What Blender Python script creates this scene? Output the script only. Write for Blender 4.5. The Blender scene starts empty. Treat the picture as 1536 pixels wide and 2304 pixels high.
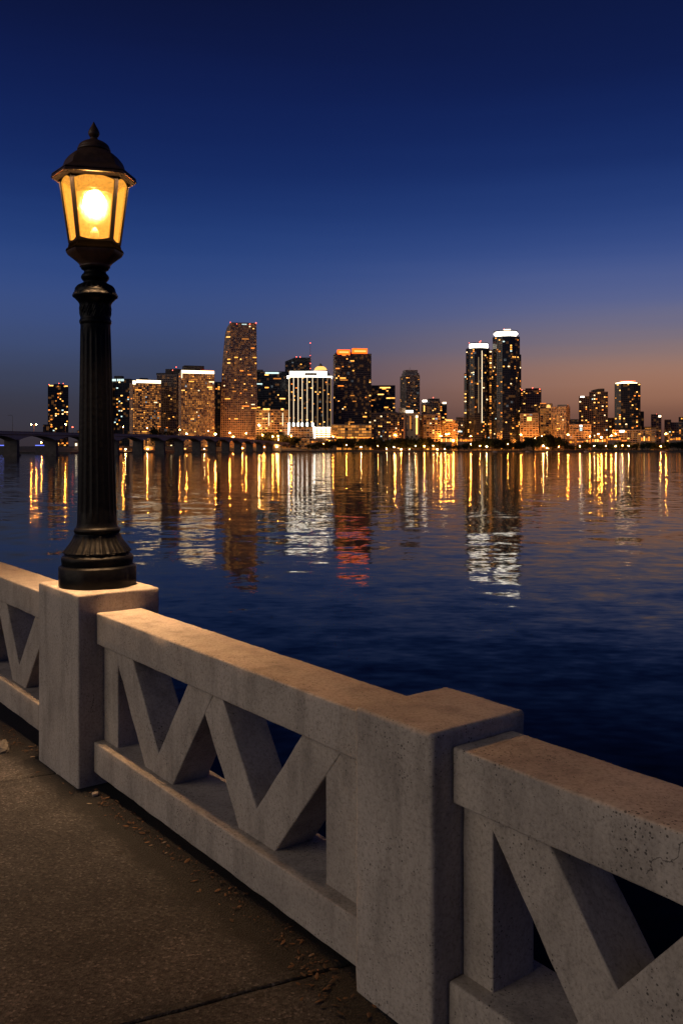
import bpy, bmesh, math, random
from mathutils import Vector, Matrix, noise
random.seed(7)
R = math.radians
F, HY, CX, EYE = 2008.0, 1010.0, 768.0, 1.75      # focal length / horizon / centre of the photo in its pixels, eye height
sc = bpy.context.scene
COL = sc.collection

# ------------------------------------------------------------------ object helpers
def tag(o, label=None, cat=None, group=None, kind=None):
    if label: o['label'] = label
    if cat: o['category'] = cat
    if group: o['group'] = group
    if kind: o['kind'] = kind
    return o

def link(name, me, mat=None, parent=None):
    o = bpy.data.objects.new(name, me)
    COL.objects.link(o)
    if mat is not None and me is not None and not me.materials:
        me.materials.append(mat)
    if parent is not None:
        o.parent = parent
    return o

def empty(name, loc, rz=0.0, rot=None):
    o = bpy.data.objects.new(name, None)
    o.empty_display_size = 0.2
    COL.objects.link(o)
    o.location = loc
    o.rotation_euler = rot if rot else (0, 0, rz)
    return o

class MB:
    """collects vertices and faces, links them as one mesh object"""
    def __init__(s): s.v = []; s.f = []
    def add(s, verts, faces):
        n = len(s.v); s.v += [tuple(p) for p in verts]; s.f += [tuple(i + n for i in q) for q in faces]
    def box(s, x0, x1, y0, y1, z0, z1, m=None):
        vs = [Vector((x, y, z)) for z in (z0, z1) for x, y in ((x0, y0), (x1, y0), (x1, y1), (x0, y1))]
        if m is not None: vs = [m @ p for p in vs]
        s.add(vs, [(3, 2, 1, 0), (4, 5, 6, 7), (0, 1, 5, 4), (1, 2, 6, 5), (2, 3, 7, 6), (3, 0, 4, 7)])
    def prism(s, poly, z0, z1, poly_top=None):
        n = len(poly); pt = poly_top or poly
        s.add([(x, y, z0) for x, y in poly] + [(x, y, z1) for x, y in pt],
              [tuple(range(n - 1, -1, -1)), tuple(range(n, 2 * n))] +
              [(i, (i + 1) % n, n + (i + 1) % n, n + i) for i in range(n)])
    def loft(s, rings, caps=True):
        n = len(rings[0]); k = len(rings); base = [p for r in rings for p in r]; fs = []
        for j in range(k - 1):
            for i in range(n):
                a, b = j * n + i, j * n + (i + 1) % n
                fs.append((a, b, b + n, a + n))
        if caps:
            fs.append(tuple(range(n - 1, -1, -1))); fs.append(tuple((k - 1) * n + i for i in range(n)))
        s.add(base, fs)
    def tube(s, p0, p1, r0, r1=None, n=8):
        r1 = r0 if r1 is None else r1
        p0, p1 = Vector(p0), Vector(p1); d = (p1 - p0).normalized()
        a = d.orthogonal().normalized(); b = d.cross(a)
        s.loft([[p + (a * math.cos(t) + b * math.sin(t)) * r for t in [i * 2 * math.pi / n for i in range(n)]] for p, r in ((p0, r0), (p1, r1))])
    def mesh(s, name, smooth=None):
        me = bpy.data.meshes.new(name); me.from_pydata(s.v, [], s.f); me.update()
        if smooth is not None:
            for p in me.polygons: p.use_smooth = True
            me.set_sharp_from_angle(angle=R(smooth))
        return me
    def build(s, name, mat, parent=None, smooth=None):
        return link(name, s.mesh(name, smooth), mat, parent)

# ------------------------------------------------------------------ material helpers
def new_mat(name):
    m = bpy.data.materials.new(name); m.use_nodes = True
    nt = m.node_tree
    for n in list(nt.nodes): nt.nodes.remove(n)
    out = nt.nodes.new('ShaderNodeOutputMaterial')
    return m, nt, out
def N(nt, t, **kw):
    n = nt.nodes.new(t)
    for k, v in kw.items():
        if k in n.inputs: n.inputs[k].default_value = v
        else: setattr(n, k, v)
    return n
def L(nt, a, b): nt.links.new(a, b)
def mth(nt, op, a, b=None, c=None, clamp=False):
    n = nt.nodes.new('ShaderNodeMath'); n.operation = op; n.use_clamp = clamp
    for i, x in enumerate((a, b, c)):
        if x is None: continue
        if isinstance(x, (int, float)): n.inputs[i].default_value = x
        else: L(nt, x, n.inputs[i])
    return n.outputs[0]
def mixc(nt, fac, a, b, mode='MIX'):
    n = nt.nodes.new('ShaderNodeMix'); n.data_type = 'RGBA'; n.blend_type = mode
    for sock, x in ((n.inputs[0], fac), (n.inputs[6], a), (n.inputs[7], b)):
        if isinstance(x, (int, float)): sock.default_value = x
        elif isinstance(x, tuple): sock.default_value = (*x, 1) if len(x) == 3 else x
        else: L(nt, x, sock)
    return n.outputs[2]
def ramp(nt, fac, stops, interp='LINEAR'):
    n = nt.nodes.new('ShaderNodeValToRGB'); n.color_ramp.interpolation = interp
    e = n.color_ramp.elements
    while len(e) < len(stops): e.new(0.5)
    for q, (p, c) in zip(e, stops):
        q.position = p; q.color = (*c, 1) if len(c) == 3 else c
    L(nt, fac, n.inputs[0]); return n.outputs[0]

def simple(name, col, rough=0.7, metallic=0.0, spec=0.5, nscale=0.0, namt=0.25, bump=0.0):
    m, nt, out = new_mat(name)
    b = N(nt, 'ShaderNodeBsdfPrincipled', Roughness=rough, Metallic=metallic)
    b.inputs['Specular IOR Level'].default_value = spec
    b.inputs['Base Color'].default_value = (*col, 1)
    if nscale:
        tc = N(nt, 'ShaderNodeTexCoord'); nz = N(nt, 'ShaderNodeTexNoise', Scale=nscale, Detail=6.0)
        L(nt, tc.outputs['Object'], nz.inputs['Vector'])
        lo = tuple(c * (1 - namt) for c in col); hi = tuple(c * (1 + namt) for c in col)
        L(nt, ramp(nt, nz.outputs[0], [(0.3, lo), (0.7, hi)]), b.inputs['Base Color'])
        if bump:
            bp = N(nt, 'ShaderNodeBump', Strength=bump, Distance=0.01)
            L(nt, nz.outputs[0], bp.inputs['Height']); L(nt, bp.outputs[0], b.inputs['Normal'])
    L(nt, b.outputs[0], out.inputs[0]); return m

def emit(name, col, strength, sample=True):
    m, nt, out = new_mat(name)
    e = N(nt, 'ShaderNodeEmission', Strength=strength); e.inputs[0].default_value = (*col, 1)
    L(nt, e.outputs[0], out.inputs[0])
    m.cycles.emission_sampling = 'FRONT' if sample else 'NONE'
    return m

def glazing(name, bay, fh, thr, warm=(1, .40, .09), amt=0.3, base=(.012, .014, .018), cool=0.1):
    """tower glass; some rooms behind it are dimly lit"""
    m, nt, out = new_mat(name)
    tc = N(nt, 'ShaderNodeTexCoord'); sep = N(nt, 'ShaderNodeSeparateXYZ'); L(nt, tc.outputs['Object'], sep.inputs[0])
    oi = N(nt, 'ShaderNodeObjectInfo')
    cells = [mth(nt, 'FLOOR', mth(nt, 'DIVIDE', sep.outputs[i], d)) for i, d in ((0, bay), (1, bay), (2, fh))]
    cm = N(nt, 'ShaderNodeCombineXYZ')
    for i in range(3): L(nt, cells[i], cm.inputs[i])
    wn = N(nt, 'ShaderNodeTexWhiteNoise', noise_dimensions='4D'); L(nt, cm.outputs[0], wn.inputs['Vector'])
    L(nt, mth(nt, 'MULTIPLY', oi.outputs['Random'], 91.7), wn.inputs['W'])
    on = mth(nt, 'GREATER_THAN', wn.outputs['Value'], thr)
    s2 = N(nt, 'ShaderNodeSeparateColor'); L(nt, wn.outputs['Color'], s2.inputs[0])
    pw = mth(nt, 'POWER', s2.outputs[0], 2.5)
    st = mth(nt, 'MULTIPLY', mth(nt, 'MULTIPLY', on, mth(nt, 'ADD', pw, .12)), amt)
    b = N(nt, 'ShaderNodeBsdfPrincipled', Roughness=0.18)
    b.inputs['Base Color'].default_value = (*base, 1)
    L(nt, mixc(nt, mth(nt, 'GREATER_THAN', s2.outputs[1], 1 - cool), warm, (.8, .92, 1)), b.inputs['Emission Color'])
    L(nt, st, b.inputs['Emission Strength'])
    L(nt, b.outputs[0], out.inputs[0]); m.cycles.emission_sampling = 'NONE'
    return m

def concrete(name, base, dark, warm, pit=1.0):
    m, nt, out = new_mat(name)
    tc = N(nt, 'ShaderNodeTexCoord'); g = N(nt, 'ShaderNodeNewGeometry')
    pos = g.outputs['Position']
    big = N(nt, 'ShaderNodeTexNoise', Scale=2.3, Detail=8.0, Roughness=.62); L(nt, pos, big.inputs['Vector'])
    fine = N(nt, 'ShaderNodeTexNoise', Scale=85.0, Detail=6.0, Roughness=.75); L(nt, pos, fine.inputs['Vector'])
    mp = N(nt, 'ShaderNodeMapping'); mp.inputs['Scale'].default_value = (6, 6, 1.5); L(nt, pos, mp.inputs['Vector'])
    strk = N(nt, 'ShaderNodeTexNoise', Scale=1.6, Detail=5.0, Roughness=.6); L(nt, mp.outputs[0], strk.inputs['Vector'])
    c = ramp(nt, big.outputs[0], [(.28, dark), (.5, base), (.74, warm)])
    c = mixc(nt, mth(nt, 'MULTIPLY', mth(nt, 'SUBTRACT', strk.outputs[0], .48, clamp=True), 2.3, clamp=True), c, tuple(x * .52 for x in dark))
    c = mixc(nt, .85, c, ramp(nt, fine.outputs[0], [(.30, (.46, .44, .42)), (.48, (.97, .96, .95)), (.70, (1.22, 1.20, 1.18))]), 'MULTIPLY')
    # air holes and pits, clustered
    vo = N(nt, 'ShaderNodeTexVoronoi', Scale=120.0, Randomness=1.0); L(nt, pos, vo.inputs['Vector'])
    vs = N(nt, 'ShaderNodeSeparateColor'); L(nt, vo.outputs['Color'], vs.inputs[0])
    cl = N(nt, 'ShaderNodeTexNoise', Scale=5.0, Detail=4.0); L(nt, pos, cl.inputs['Vector'])
    rad = mth(nt, 'MULTIPLY', mth(nt, 'POWER', vs.outputs[0], 3.0), mth(nt, 'MULTIPLY', mth(nt, 'SUBTRACT', cl.outputs[0], .34, clamp=True), 1.55 * pit))
    hole = mth(nt, 'LESS_THAN', vo.outputs['Distance'], rad)
    c = mixc(nt, mth(nt, 'MULTIPLY', hole, .8), c, (.045, .04, .036))
    # hairline cracks
    wv = N(nt, 'ShaderNodeTexVoronoi', Scale=1.15, feature='DISTANCE_TO_EDGE')
    ofs = N(nt, 'ShaderNodeVectorMath', operation='MULTIPLY_ADD'); ofs.inputs[1].default_value = (.22, .22, .22)
    nz2 = N(nt, 'ShaderNodeTexNoise', Scale=5.5, Detail=7.0); L(nt, pos, nz2.inputs['Vector'])
    L(nt, nz2.outputs['Color'], ofs.inputs[0]); L(nt, pos, ofs.inputs[2]); L(nt, ofs.outputs[0], wv.inputs['Vector'])
    crk = mth(nt, 'MULTIPLY', mth(nt, 'LESS_THAN', wv.outputs['Distance'], .0012), mth(nt, 'GREATER_THAN', cl.outputs[0], .60))
    c = mixc(nt, mth(nt, 'MULTIPLY', crk, .7), c, (.05, .045, .04))
    b = N(nt, 'ShaderNodeBsdfPrincipled', Roughness=.88); b.inputs['Specular IOR Level'].default_value = .25
    L(nt, c, b.inputs['Base Color'])
    h = mth(nt, 'SUBTRACT', mth(nt, 'ADD', mth(nt, 'MULTIPLY', fine.outputs[0], .5), mth(nt, 'MULTIPLY', strk.outputs[0], .35)), mth(nt, 'MULTIPLY', mth(nt, 'ADD', hole, crk), .9))
    bp = N(nt, 'ShaderNodeBump', Strength=.55, Distance=.006); L(nt, h, bp.inputs['Height']); L(nt, bp.outputs[0], b.inputs['Normal'])
    L(nt, b.outputs[0], out.inputs[0]); return m

# ------------------------------------------------------------------ materials
M = {}
M['concrete'] = concrete('weathered_concrete', (.44, .388, .328), (.325, .285, .243), (.51, .45, .385))
M['paving'] = None
M['iron'] = simple('black_cast_iron', (.003, .0032, .0042), .48, spec=.14, nscale=40, namt=.5, bump=.25)
M['bronze'] = simple('brown_bronze_paint', (.075, .038, .020), .48, spec=.4, nscale=30, namt=.35, bump=.2)
M['frame'] = simple('dark_bronze_frame', (.0045, .0024, .0013), .65, spec=.08)
M['black'] = simple('baffle_and_rim_black', (.0004, .0003, .0002), 1.0, spec=0.0)
M['gallery_dark'] = simple('darkened_gallery_paint', (.0022, .0013, .0008), .7, spec=.05)  # gallery tone darkened against the added ring's light, unused
M['inner'] = simple('blackened_inner_metal', (.0012, .0009, .0006), 1.0, spec=0.0)  # near-black colour keeps the inner faces dark under the bulb's light
for k, col, s in (('amber', (1, .38, .06), 2.4), ('gold', (1, .48, .11), 2.8), ('orange', (1, .26, .035), 1.9), ('warmwhite', (1, .68, .34), 2.8), ('cool', (.72, .95, .92), 1.3), ('dim', (1, .34, .06), .75)):
    M['w_' + k] = emit('lit_window_' + k, col, s, False)
M['crown_white'] = emit('white_crown_light', (1, .91, .76), 6.5, False)
M['crown_warm'] = emit('warm_crown_light', (1, .74, .44), 5.0, False)
M['crown_amber'] = emit('amber_crown_light', (1, .50, .13), 1.7, False)
M['crown_red'] = emit('red_orange_crown_light', (1, .092, .007), 3.4, False)
M['strip'] = emit('facade_strip_light', (1, .78, .50), 1.5, False)
M['strip_dim'] = emit('dim_facade_strip_light', (1, .66, .36), .40, False)
M['beacon'] = emit('red_beacon_light', (1, .12, .07), 6.0, False)
M['blue'] = emit('blue_strip_light', (.16, .22, 1.0), 1.4, False)
M['sodium'] = emit('sodium_lamp', (1, .30, .038), 700.0, True)
M['lampwhite'] = emit('warm_white_lamp', (1, .50, .15), 380.0, True)
M['kiosk'] = emit('kiosk_light', (1, .27, .022), 1.9, True)
M['kiosk_white'] = emit('white_lit_front', (1, .82, .55), 2.4, False)
M['far_bridge'] = simple('far_bridge_concrete', (.56, .47, .40), .85, nscale=.4, namt=.12)
M['bridge'] = simple('bridge_concrete', (.24, .21, .19), .85, nscale=.4, namt=.2)
M['dark_pier'] = simple('dark_pier_concrete', (.09, .08, .075), .9, nscale=.3, namt=.3)  # darker concrete tone for the bridge piers
M['parapet'] = simple('pale_parapet_concrete', (.40, .33, .27), .85, nscale=.4, namt=.15)
M['quay'] = simple('quay_stone', (.10, .095, .09), .85, nscale=.3, namt=.3)
M['land'] = simple('city_ground_soil', (.06, .055, .045), .95, nscale=.05, namt=.4)
M['trunk'] = simple('tree_bark', (.05, .04, .03), .9, nscale=3)
M['pole'] = simple('grey_pole_steel', (.12, .11, .10), .6, nscale=5)
M['road'] = simple('asphalt', (.045, .044, .043), .9, nscale=60, namt=.4, bump=.4)
M['roof_dark'] = simple('dark_roof', (.06, .056, .055), .8, nscale=.3)

def leaf_mat():
    m, nt, out = new_mat('tree_foliage')
    g = N(nt, 'ShaderNodeNewGeometry'); nz = N(nt, 'ShaderNodeTexNoise', Scale=.35, Detail=3.0); L(nt, g.outputs['Position'], nz.inputs['Vector'])
    b = N(nt, 'ShaderNodeBsdfPrincipled', Roughness=.8); b.inputs['Specular IOR Level'].default_value = .15
    L(nt, ramp(nt, nz.outputs[0], [(.3, (.012, .017, .008)), (.7, (.032, .040, .018))]), b.inputs['Base Color'])
    L(nt, b.outputs[0], out.inputs[0]); return m
M['foliage'] = leaf_mat()

# facade styles: wall colour, glass, bay, floor height, band share, fin width
def wallm(n, c): return simple(n, c, .85, nscale=.15, namt=.15)
STY = {
 'beige': dict(wall=wallm('beige_precast', (.52, .385, .285)), glass=glazing('beige_glass', 3.6, 3.5, .22, warm=(1, .36, .065), amt=.75, cool=.01), bay=3.6, fh=3.5, band=.38, fin=.8, out=.4),
 'brown': dict(wall=wallm('brown_granite', (.34, .262, .235)), glass=glazing('brown_glass', 3.8, 3.7, .55, warm=(1, .36, .07), amt=.22, cool=.01), bay=3.8, fh=3.7, band=.36, fin=1.0, out=.4),
 'dark': dict(wall=wallm('dark_curtain_wall', (.035, .04, .047)), glass=glazing('dark_glass', 4.5, 3.9, .90, amt=.12, cool=.05), bay=4.5, fh=3.9, band=.22, fin=.35, out=.25),
 'darkbrown': dict(wall=wallm('dark_brown_grid', (.13, .095, .082)), glass=glazing('dark_brown_glass', 4.2, 3.9, .86, amt=.12, cool=.03), bay=4.2, fh=3.9, band=.30, fin=.9, out=.4),
 'grey': dict(wall=wallm('grey_concrete_facade', (.28, .24, .215)), glass=glazing('grey_glass', 4.8, 3.6, .86, amt=.16, cool=.03), bay=4.8, fh=3.6, band=.40, fin=.8, out=.5),
 'hotel': dict(wall=wallm('hotel_stucco', (.40, .30, .22)), glass=glazing('hotel_glass', 5.5, 4.6, .40, warm=(1, .36, .06), amt=.5, cool=.01), bay=5.5, fh=4.6, band=.36, fin=.9, out=.6),
 'podium': dict(wall=wallm('podium_frame', (.40, .29, .19)), glass=glazing('podium_glass', 7.0, 5.4, .05, warm=(1, .36, .06), amt=1.1, cool=0), bay=7.0, fh=5.4, band=.26, fin=.8, out=.4),
 'plain': dict(wall=wallm('plain_lit_render', (.52, .38, .24)), glass=glazing('plain_glass', 6, 4.0, .8, amt=.3), bay=9.0, fh=14.0, band=.80, fin=5.5, out=.3),
}

# ------------------------------------------------------------------ camera
cam = bpy.data.objects.new('camera', bpy.data.cameras.new('camera')); COL.objects.link(cam)
cam.location = (0, 0, EYE); cam.rotation_euler = (R(90), 0, 0)
cd = cam.data; cd.sensor_fit = 'VERTICAL'; cd.sensor_height = 36.0; cd.sensor_width = 24.0
cd.lens = F / 2304 * 36.0; cd.shift_y = -(1152 - HY) / 2304; cd.clip_start = .05; cd.clip_end = 30000
sc.camera = cam

# ------------------------------------------------------------------ sky
w = bpy.data.worlds.new('World'); sc.world = w; w.use_nodes = True
nt = w.node_tree
for n in list(nt.nodes): nt.nodes.remove(n)
wo = nt.nodes.new('ShaderNodeOutputWorld'); bg = nt.nodes.new('ShaderNodeBackground')
tc = N(nt, 'ShaderNodeTexCoord'); sx = N(nt, 'ShaderNodeSeparateXYZ'); L(nt, tc.outputs['Generated'], sx.inputs[0])
def s2l(r, g, b): return tuple(((c / 255 + .055) / 1.055) ** 2.4 if c > 10 else c / 255 / 12.92 for c in (r, g, b))
# soft horizontal cloud streaks low in the sky nudge the elevation a little
mp = N(nt, 'ShaderNodeMapping'); mp.inputs['Scale'].default_value = (2.0, 2.0, 38.0); L(nt, tc.outputs['Generated'], mp.inputs['Vector'])
sn = N(nt, 'ShaderNodeTexNoise', Scale=1.0, Detail=4.0, Roughness=.5); L(nt, mp.outputs[0], sn.inputs['Vector'])
el = mth(nt, 'ADD', mth(nt, 'MULTIPLY', sx.outputs[2], 1.8), mth(nt, 'MULTIPLY', mth(nt, 'SUBTRACT', sn.outputs[0], .5), .035), clamp=True)
def E(y): t = (HY - y) / F; return min(1, 1.8 * t / math.sqrt(1 + t * t))
cool = ramp(nt, el, [(0, s2l(54, 46, 52)), (E(960), s2l(56, 52, 60)), (E(880), s2l(58, 62, 80)), (E(800), s2l(60, 73, 106)), (E(700), s2l(60, 80, 132)),
                     (E(580), s2l(38, 67, 127)), (E(420), s2l(18, 41, 99)), (E(200), s2l(11, 26, 76)), (E(0), s2l(8, 17, 54)), (1, s2l(3, 7, 26))], 'B_SPLINE')
warm = ramp(nt, el, [(0, s2l(84, 54, 46)), (E(970), s2l(92, 64, 58)), (E(915), s2l(140, 97, 78)), (E(850), s2l(166, 121, 99)), (E(780), s2l(124, 113, 118)),
                     (E(690), s2l(88, 101, 148)), (E(560), s2l(47, 74, 136)), (E(400), s2l(19, 43, 102)), (E(180), s2l(11, 26, 76)), (1, s2l(3, 7, 26))], 'B_SPLINE')
hx = mth(nt, 'DIVIDE', sx.outputs[0], mth(nt, 'SQRT', mth(nt, 'ADD', mth(nt, 'MULTIPLY', sx.outputs[0], sx.outputs[0]), mth(nt, 'MULTIPLY', sx.outputs[1], sx.outputs[1]))))
mr = N(nt, 'ShaderNodeMapRange', interpolation_type='SMOOTHSTEP'); L(nt, hx, mr.inputs[0])
mr.inputs[1].default_value = -.20; mr.inputs[2].default_value = .36
fr = N(nt, 'ShaderNodeMapRange', interpolation_type='SMOOTHSTEP'); L(nt, sx.outputs[1], fr.inputs[0])
fr.inputs[1].default_value = -.3; fr.inputs[2].default_value = .5
L(nt, mixc(nt, mth(nt, 'MULTIPLY', mr.outputs[0], fr.outputs[0]), cool, warm), bg.inputs[0])
bg.inputs[1].default_value = 1.0
sky = N(nt, 'ShaderNodeTexSky'); sky.sky_type = 'NISHITA'; sky.sun_disc = False
sky.sun_elevation = R(-3.5); sky.sun_rotation = R(-127)
bg2 = N(nt, 'ShaderNodeBackground', Strength=.05); L(nt, sky.outputs[0], bg2.inputs[0])
ad = N(nt, 'ShaderNodeAddShader'); L(nt, bg.outputs[0], ad.inputs[0]); L(nt, bg2.outputs[0], ad.inputs[1])
L(nt, ad.outputs[0], wo.inputs[0])

# added fill light: one soft, weak, warm sun from low behind the left shoulder
sl = bpy.data.lights.new('fill_sun', 'SUN'); sl.energy = .62; sl.angle = R(46); sl.color = (1, .83, .65)
so = bpy.data.objects.new('fill_sun', sl); COL.objects.link(so)
so.rotation_euler = Vector((.885, .44, -.40)).to_track_quat('-Z', 'Y').to_euler()

# ------------------------------------------------------------------ near railing frame: u along the rail (away), v across (to the water)
RX, RY, NX, NY = -.6065, .7951, .7951, .6065
def W(u, v, z): return Vector((u * RX + v * NX, u * RY + v * NY, z))
RAILROT = math.atan2(RY, RX)
def gz(u): return -.025 * max(0.0, u - 2.27)

def slab(sx_, sy_, sz_, mat4, seed, r=.011, step=.035, amp=.0016, chip=1.0):
    """a cast concrete bar centred on the origin: worn rounded arrises, slight waviness; returns verts, faces (already placed by mat4)"""
    h = Vector((sx_ / 2, sy_ / 2, sz_ / 2))
    def ticks(a):
        n = max(1, int((2 * a - 2 * r) / step)); core = [-a + r + i * (2 * a - 2 * r) / n for i in range(n + 1)]
        return [-a, -a + r * .3, -a + r * .65] + core + [a - r * .65, a - r * .3, a]
    T = [ticks(h[i]) for i in range(3)]
    idx = {}; vs = []; fs = []
    sd = Vector((seed * 7.31, seed * 3.17, seed * 1.93))
    def vert(p):
        k = tuple(round(c, 5) for c in p)
        if k in idx: return idx[k]
        q = Vector(p)
        wn = noise.noise((q + sd) * 9) * .5 + noise.noise((q + sd) * 34) * .5
        cr = r * (1.0 + .75 * chip * wn)
        big = noise.noise((q + sd) * 5.0) ; 
        if big > .42: cr *= 1 + chip * (big - .42) * 3.2
        cr = min(cr, min(h) * .8)
        inner = Vector([max(-h[i] + cr, min(h[i] - cr, q[i])) for i in range(3)])
        d = q - inner
        nn = sum(1 for i in range(3) if abs(d[i]) > 1e-6)
        if nn >= 2 and d.length > 1e-9: q = inner + d.normalized() * min(cr, d.length)
        if d.length > 1e-9: q = q + d.normalized() * amp * (noise.noise((q + sd) * 6) + .6 * noise.noise((q + sd) * 22))
        idx[k] = len(vs); vs.append(mat4 @ q); return idx[k]
    for ax in range(3):
        b, c = (ax + 1) % 3, (ax + 2) % 3
        for s in (-1, 1):
            for i in range(len(T[b]) - 1):
                for j in range(len(T[c]) - 1):
                    q = []
                    for (ii, jj) in ((i, j), (i + 1, j), (i + 1, j + 1), (i, j + 1)):
                        p = [0, 0, 0]; p[ax] = s * h[ax]; p[b] = T[b][ii]; p[c] = T[c][jj]; q.append(vert(p))
                    if len(set(q)) == 4: fs.append(tuple(q) if s > 0 else tuple(reversed(q)))
    return vs, fs
_seed = [1]
def rail_bar(name, parent, u0, u1, v0, v1, z0, z1, tilt=0.0, r=.009, step=.035, chip=1.0):
    """bar in rail coordinates; with parent an Empty at world location p (no rotation)"""
    _seed[0] += 1
    c = W((u0 + u1) / 2, (v0 + v1) / 2, (z0 + z1) / 2) - parent.location
    m = Matrix.Translation(c) @ Matrix.Rotation(RAILROT, 4, 'Z') @ Matrix.Rotation(tilt, 4, 'Y')
    mb = MB(); mb.add(*slab(abs(u1 - u0), v1 - v0, z1 - z0, m, _seed[0], r=r, step=step, chip=chip))
    return mb.build(name, M['concrete'], parent, 40)

def brace(parent, ua, za, ub, zb, wid, v0, v1):
    """diagonal brace from (ua,za) to (ub,zb), ends run into the rails"""
    _seed[0] += 1
    du, dz = ub - ua, zb - za; ln = math.hypot(du, dz); ex = .10
    ang = math.atan2(dz, du)
    c = W((ua + ub) / 2, (v0 + v1) / 2, (za + zb) / 2) - parent.location
    m = Matrix.Translation(c) @ Matrix.Rotation(RAILROT, 4, 'Z') @ Matrix.Rotation(-ang, 4, 'Y')
    mb = MB(); mb.add(*slab(ln + ex, v1 - v0, wid, m, _seed[0], r=.007, step=.035))
    return mb.build('diagonal_brace', M['concrete'], parent, 40)

def balustrade(far, near, vleft, vright, shift, label, second=None):
    """a panel of the railing between two piers; far > near along u"""
    t = empty('balustrade_panel', W((far + near) / 2, 1.99, 0))
    tag(t, label, 'balustrade', 'concrete balustrade panels')
    rail_bar('top_rail', t, near + .004, far - .004, 1.865, 2.125, .699, .868)
    rail_bar('bottom_rail', t, near + .004, far - .004, 1.848, 2.14, .015, .180)
    rail_bar('upright', t, vleft, far - .005, 1.908, 2.088, .176, .703, r=.006)
    rail_bar('upright', t, near + .005, vright, 1.9085, 2.0885, .1765, .7035, r=.006)
    k = 0
    for ua, za, ub, zb in ((4.375, .70, 3.985, .18), second or (3.515, .70, 3.91, .18), (3.465, .70, 3.09, .18), (2.605, .70, 3.045, .18)):
        brace(t, ua + shift, za, ub + shift, zb, .185, 1.905 - .0023 * (k % 2) + .0007 * k, 2.085 + .0023 * (k % 2)); k += 1
    return t
balustrade(4.62, 2.272, 4.434, 2.597, 0, 'pale concrete balustrade panel with zigzag braces between lamp pedestal and low pier')
balustrade(1.908, -.47, 1.783, -.28, -2.67, 'pitted concrete balustrade panel on the camera side of the low rounded pier', (3.65, .70, 4.09, .18))
balustrade(7.63, 5.243, 7.44, 5.57, 2.985, 'concrete balustrade panel running off beyond the lamp pedestal, to its left')

def pier(name, u0, u1, v0, v1, z0, z1, label, r, cat, extra=None):
    t = empty(name, W((u0 + u1) / 2, (v0 + v1) / 2, z0)); tag(t, label, cat)
    rail_bar('shaft', t, u0, u1, v0, v1, z0, z1, r=r, step=.04)
    return t
_p = empty('concrete_pier', W(2.097, 1.98, 0)); tag(_p, 'low concrete pier with rounded top between two balustrade panels', 'pier')
rail_bar('shaft', _p, 1.908, 2.272, 1.785, 2.195, -.03, .918, r=.017, step=.04)
_p = empty('lamp_pedestal', W(4.93, 2.0, -.1)); tag(_p, 'tall square concrete pedestal carrying the black lamp post', 'pedestal')
rail_bar('shaft', _p, 4.62, 5.243, 1.765, 2.235, -.13, .970, r=.012, step=.04)
# next pier before the camera and after the frame, so that the panels do not end in the air
_p = empty('concrete_pier', W(-.64, 1.98, 0)); tag(_p, 'low concrete pier at the near end of the pitted panel beside the camera', 'pier')
rail_bar('shaft', _p, -.82, -.474, 1.79, 2.172, -.03, .907, r=.022, step=.05)
_p = empty('concrete_pier', W(7.8, 1.98, -.15)); tag(_p, 'low concrete pier ending the panel beyond the lamp pedestal', 'pier')
rail_bar('shaft', _p, 7.634, 7.98, 1.79, 2.172, -.17, .907, r=.022, step=.05)

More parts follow.
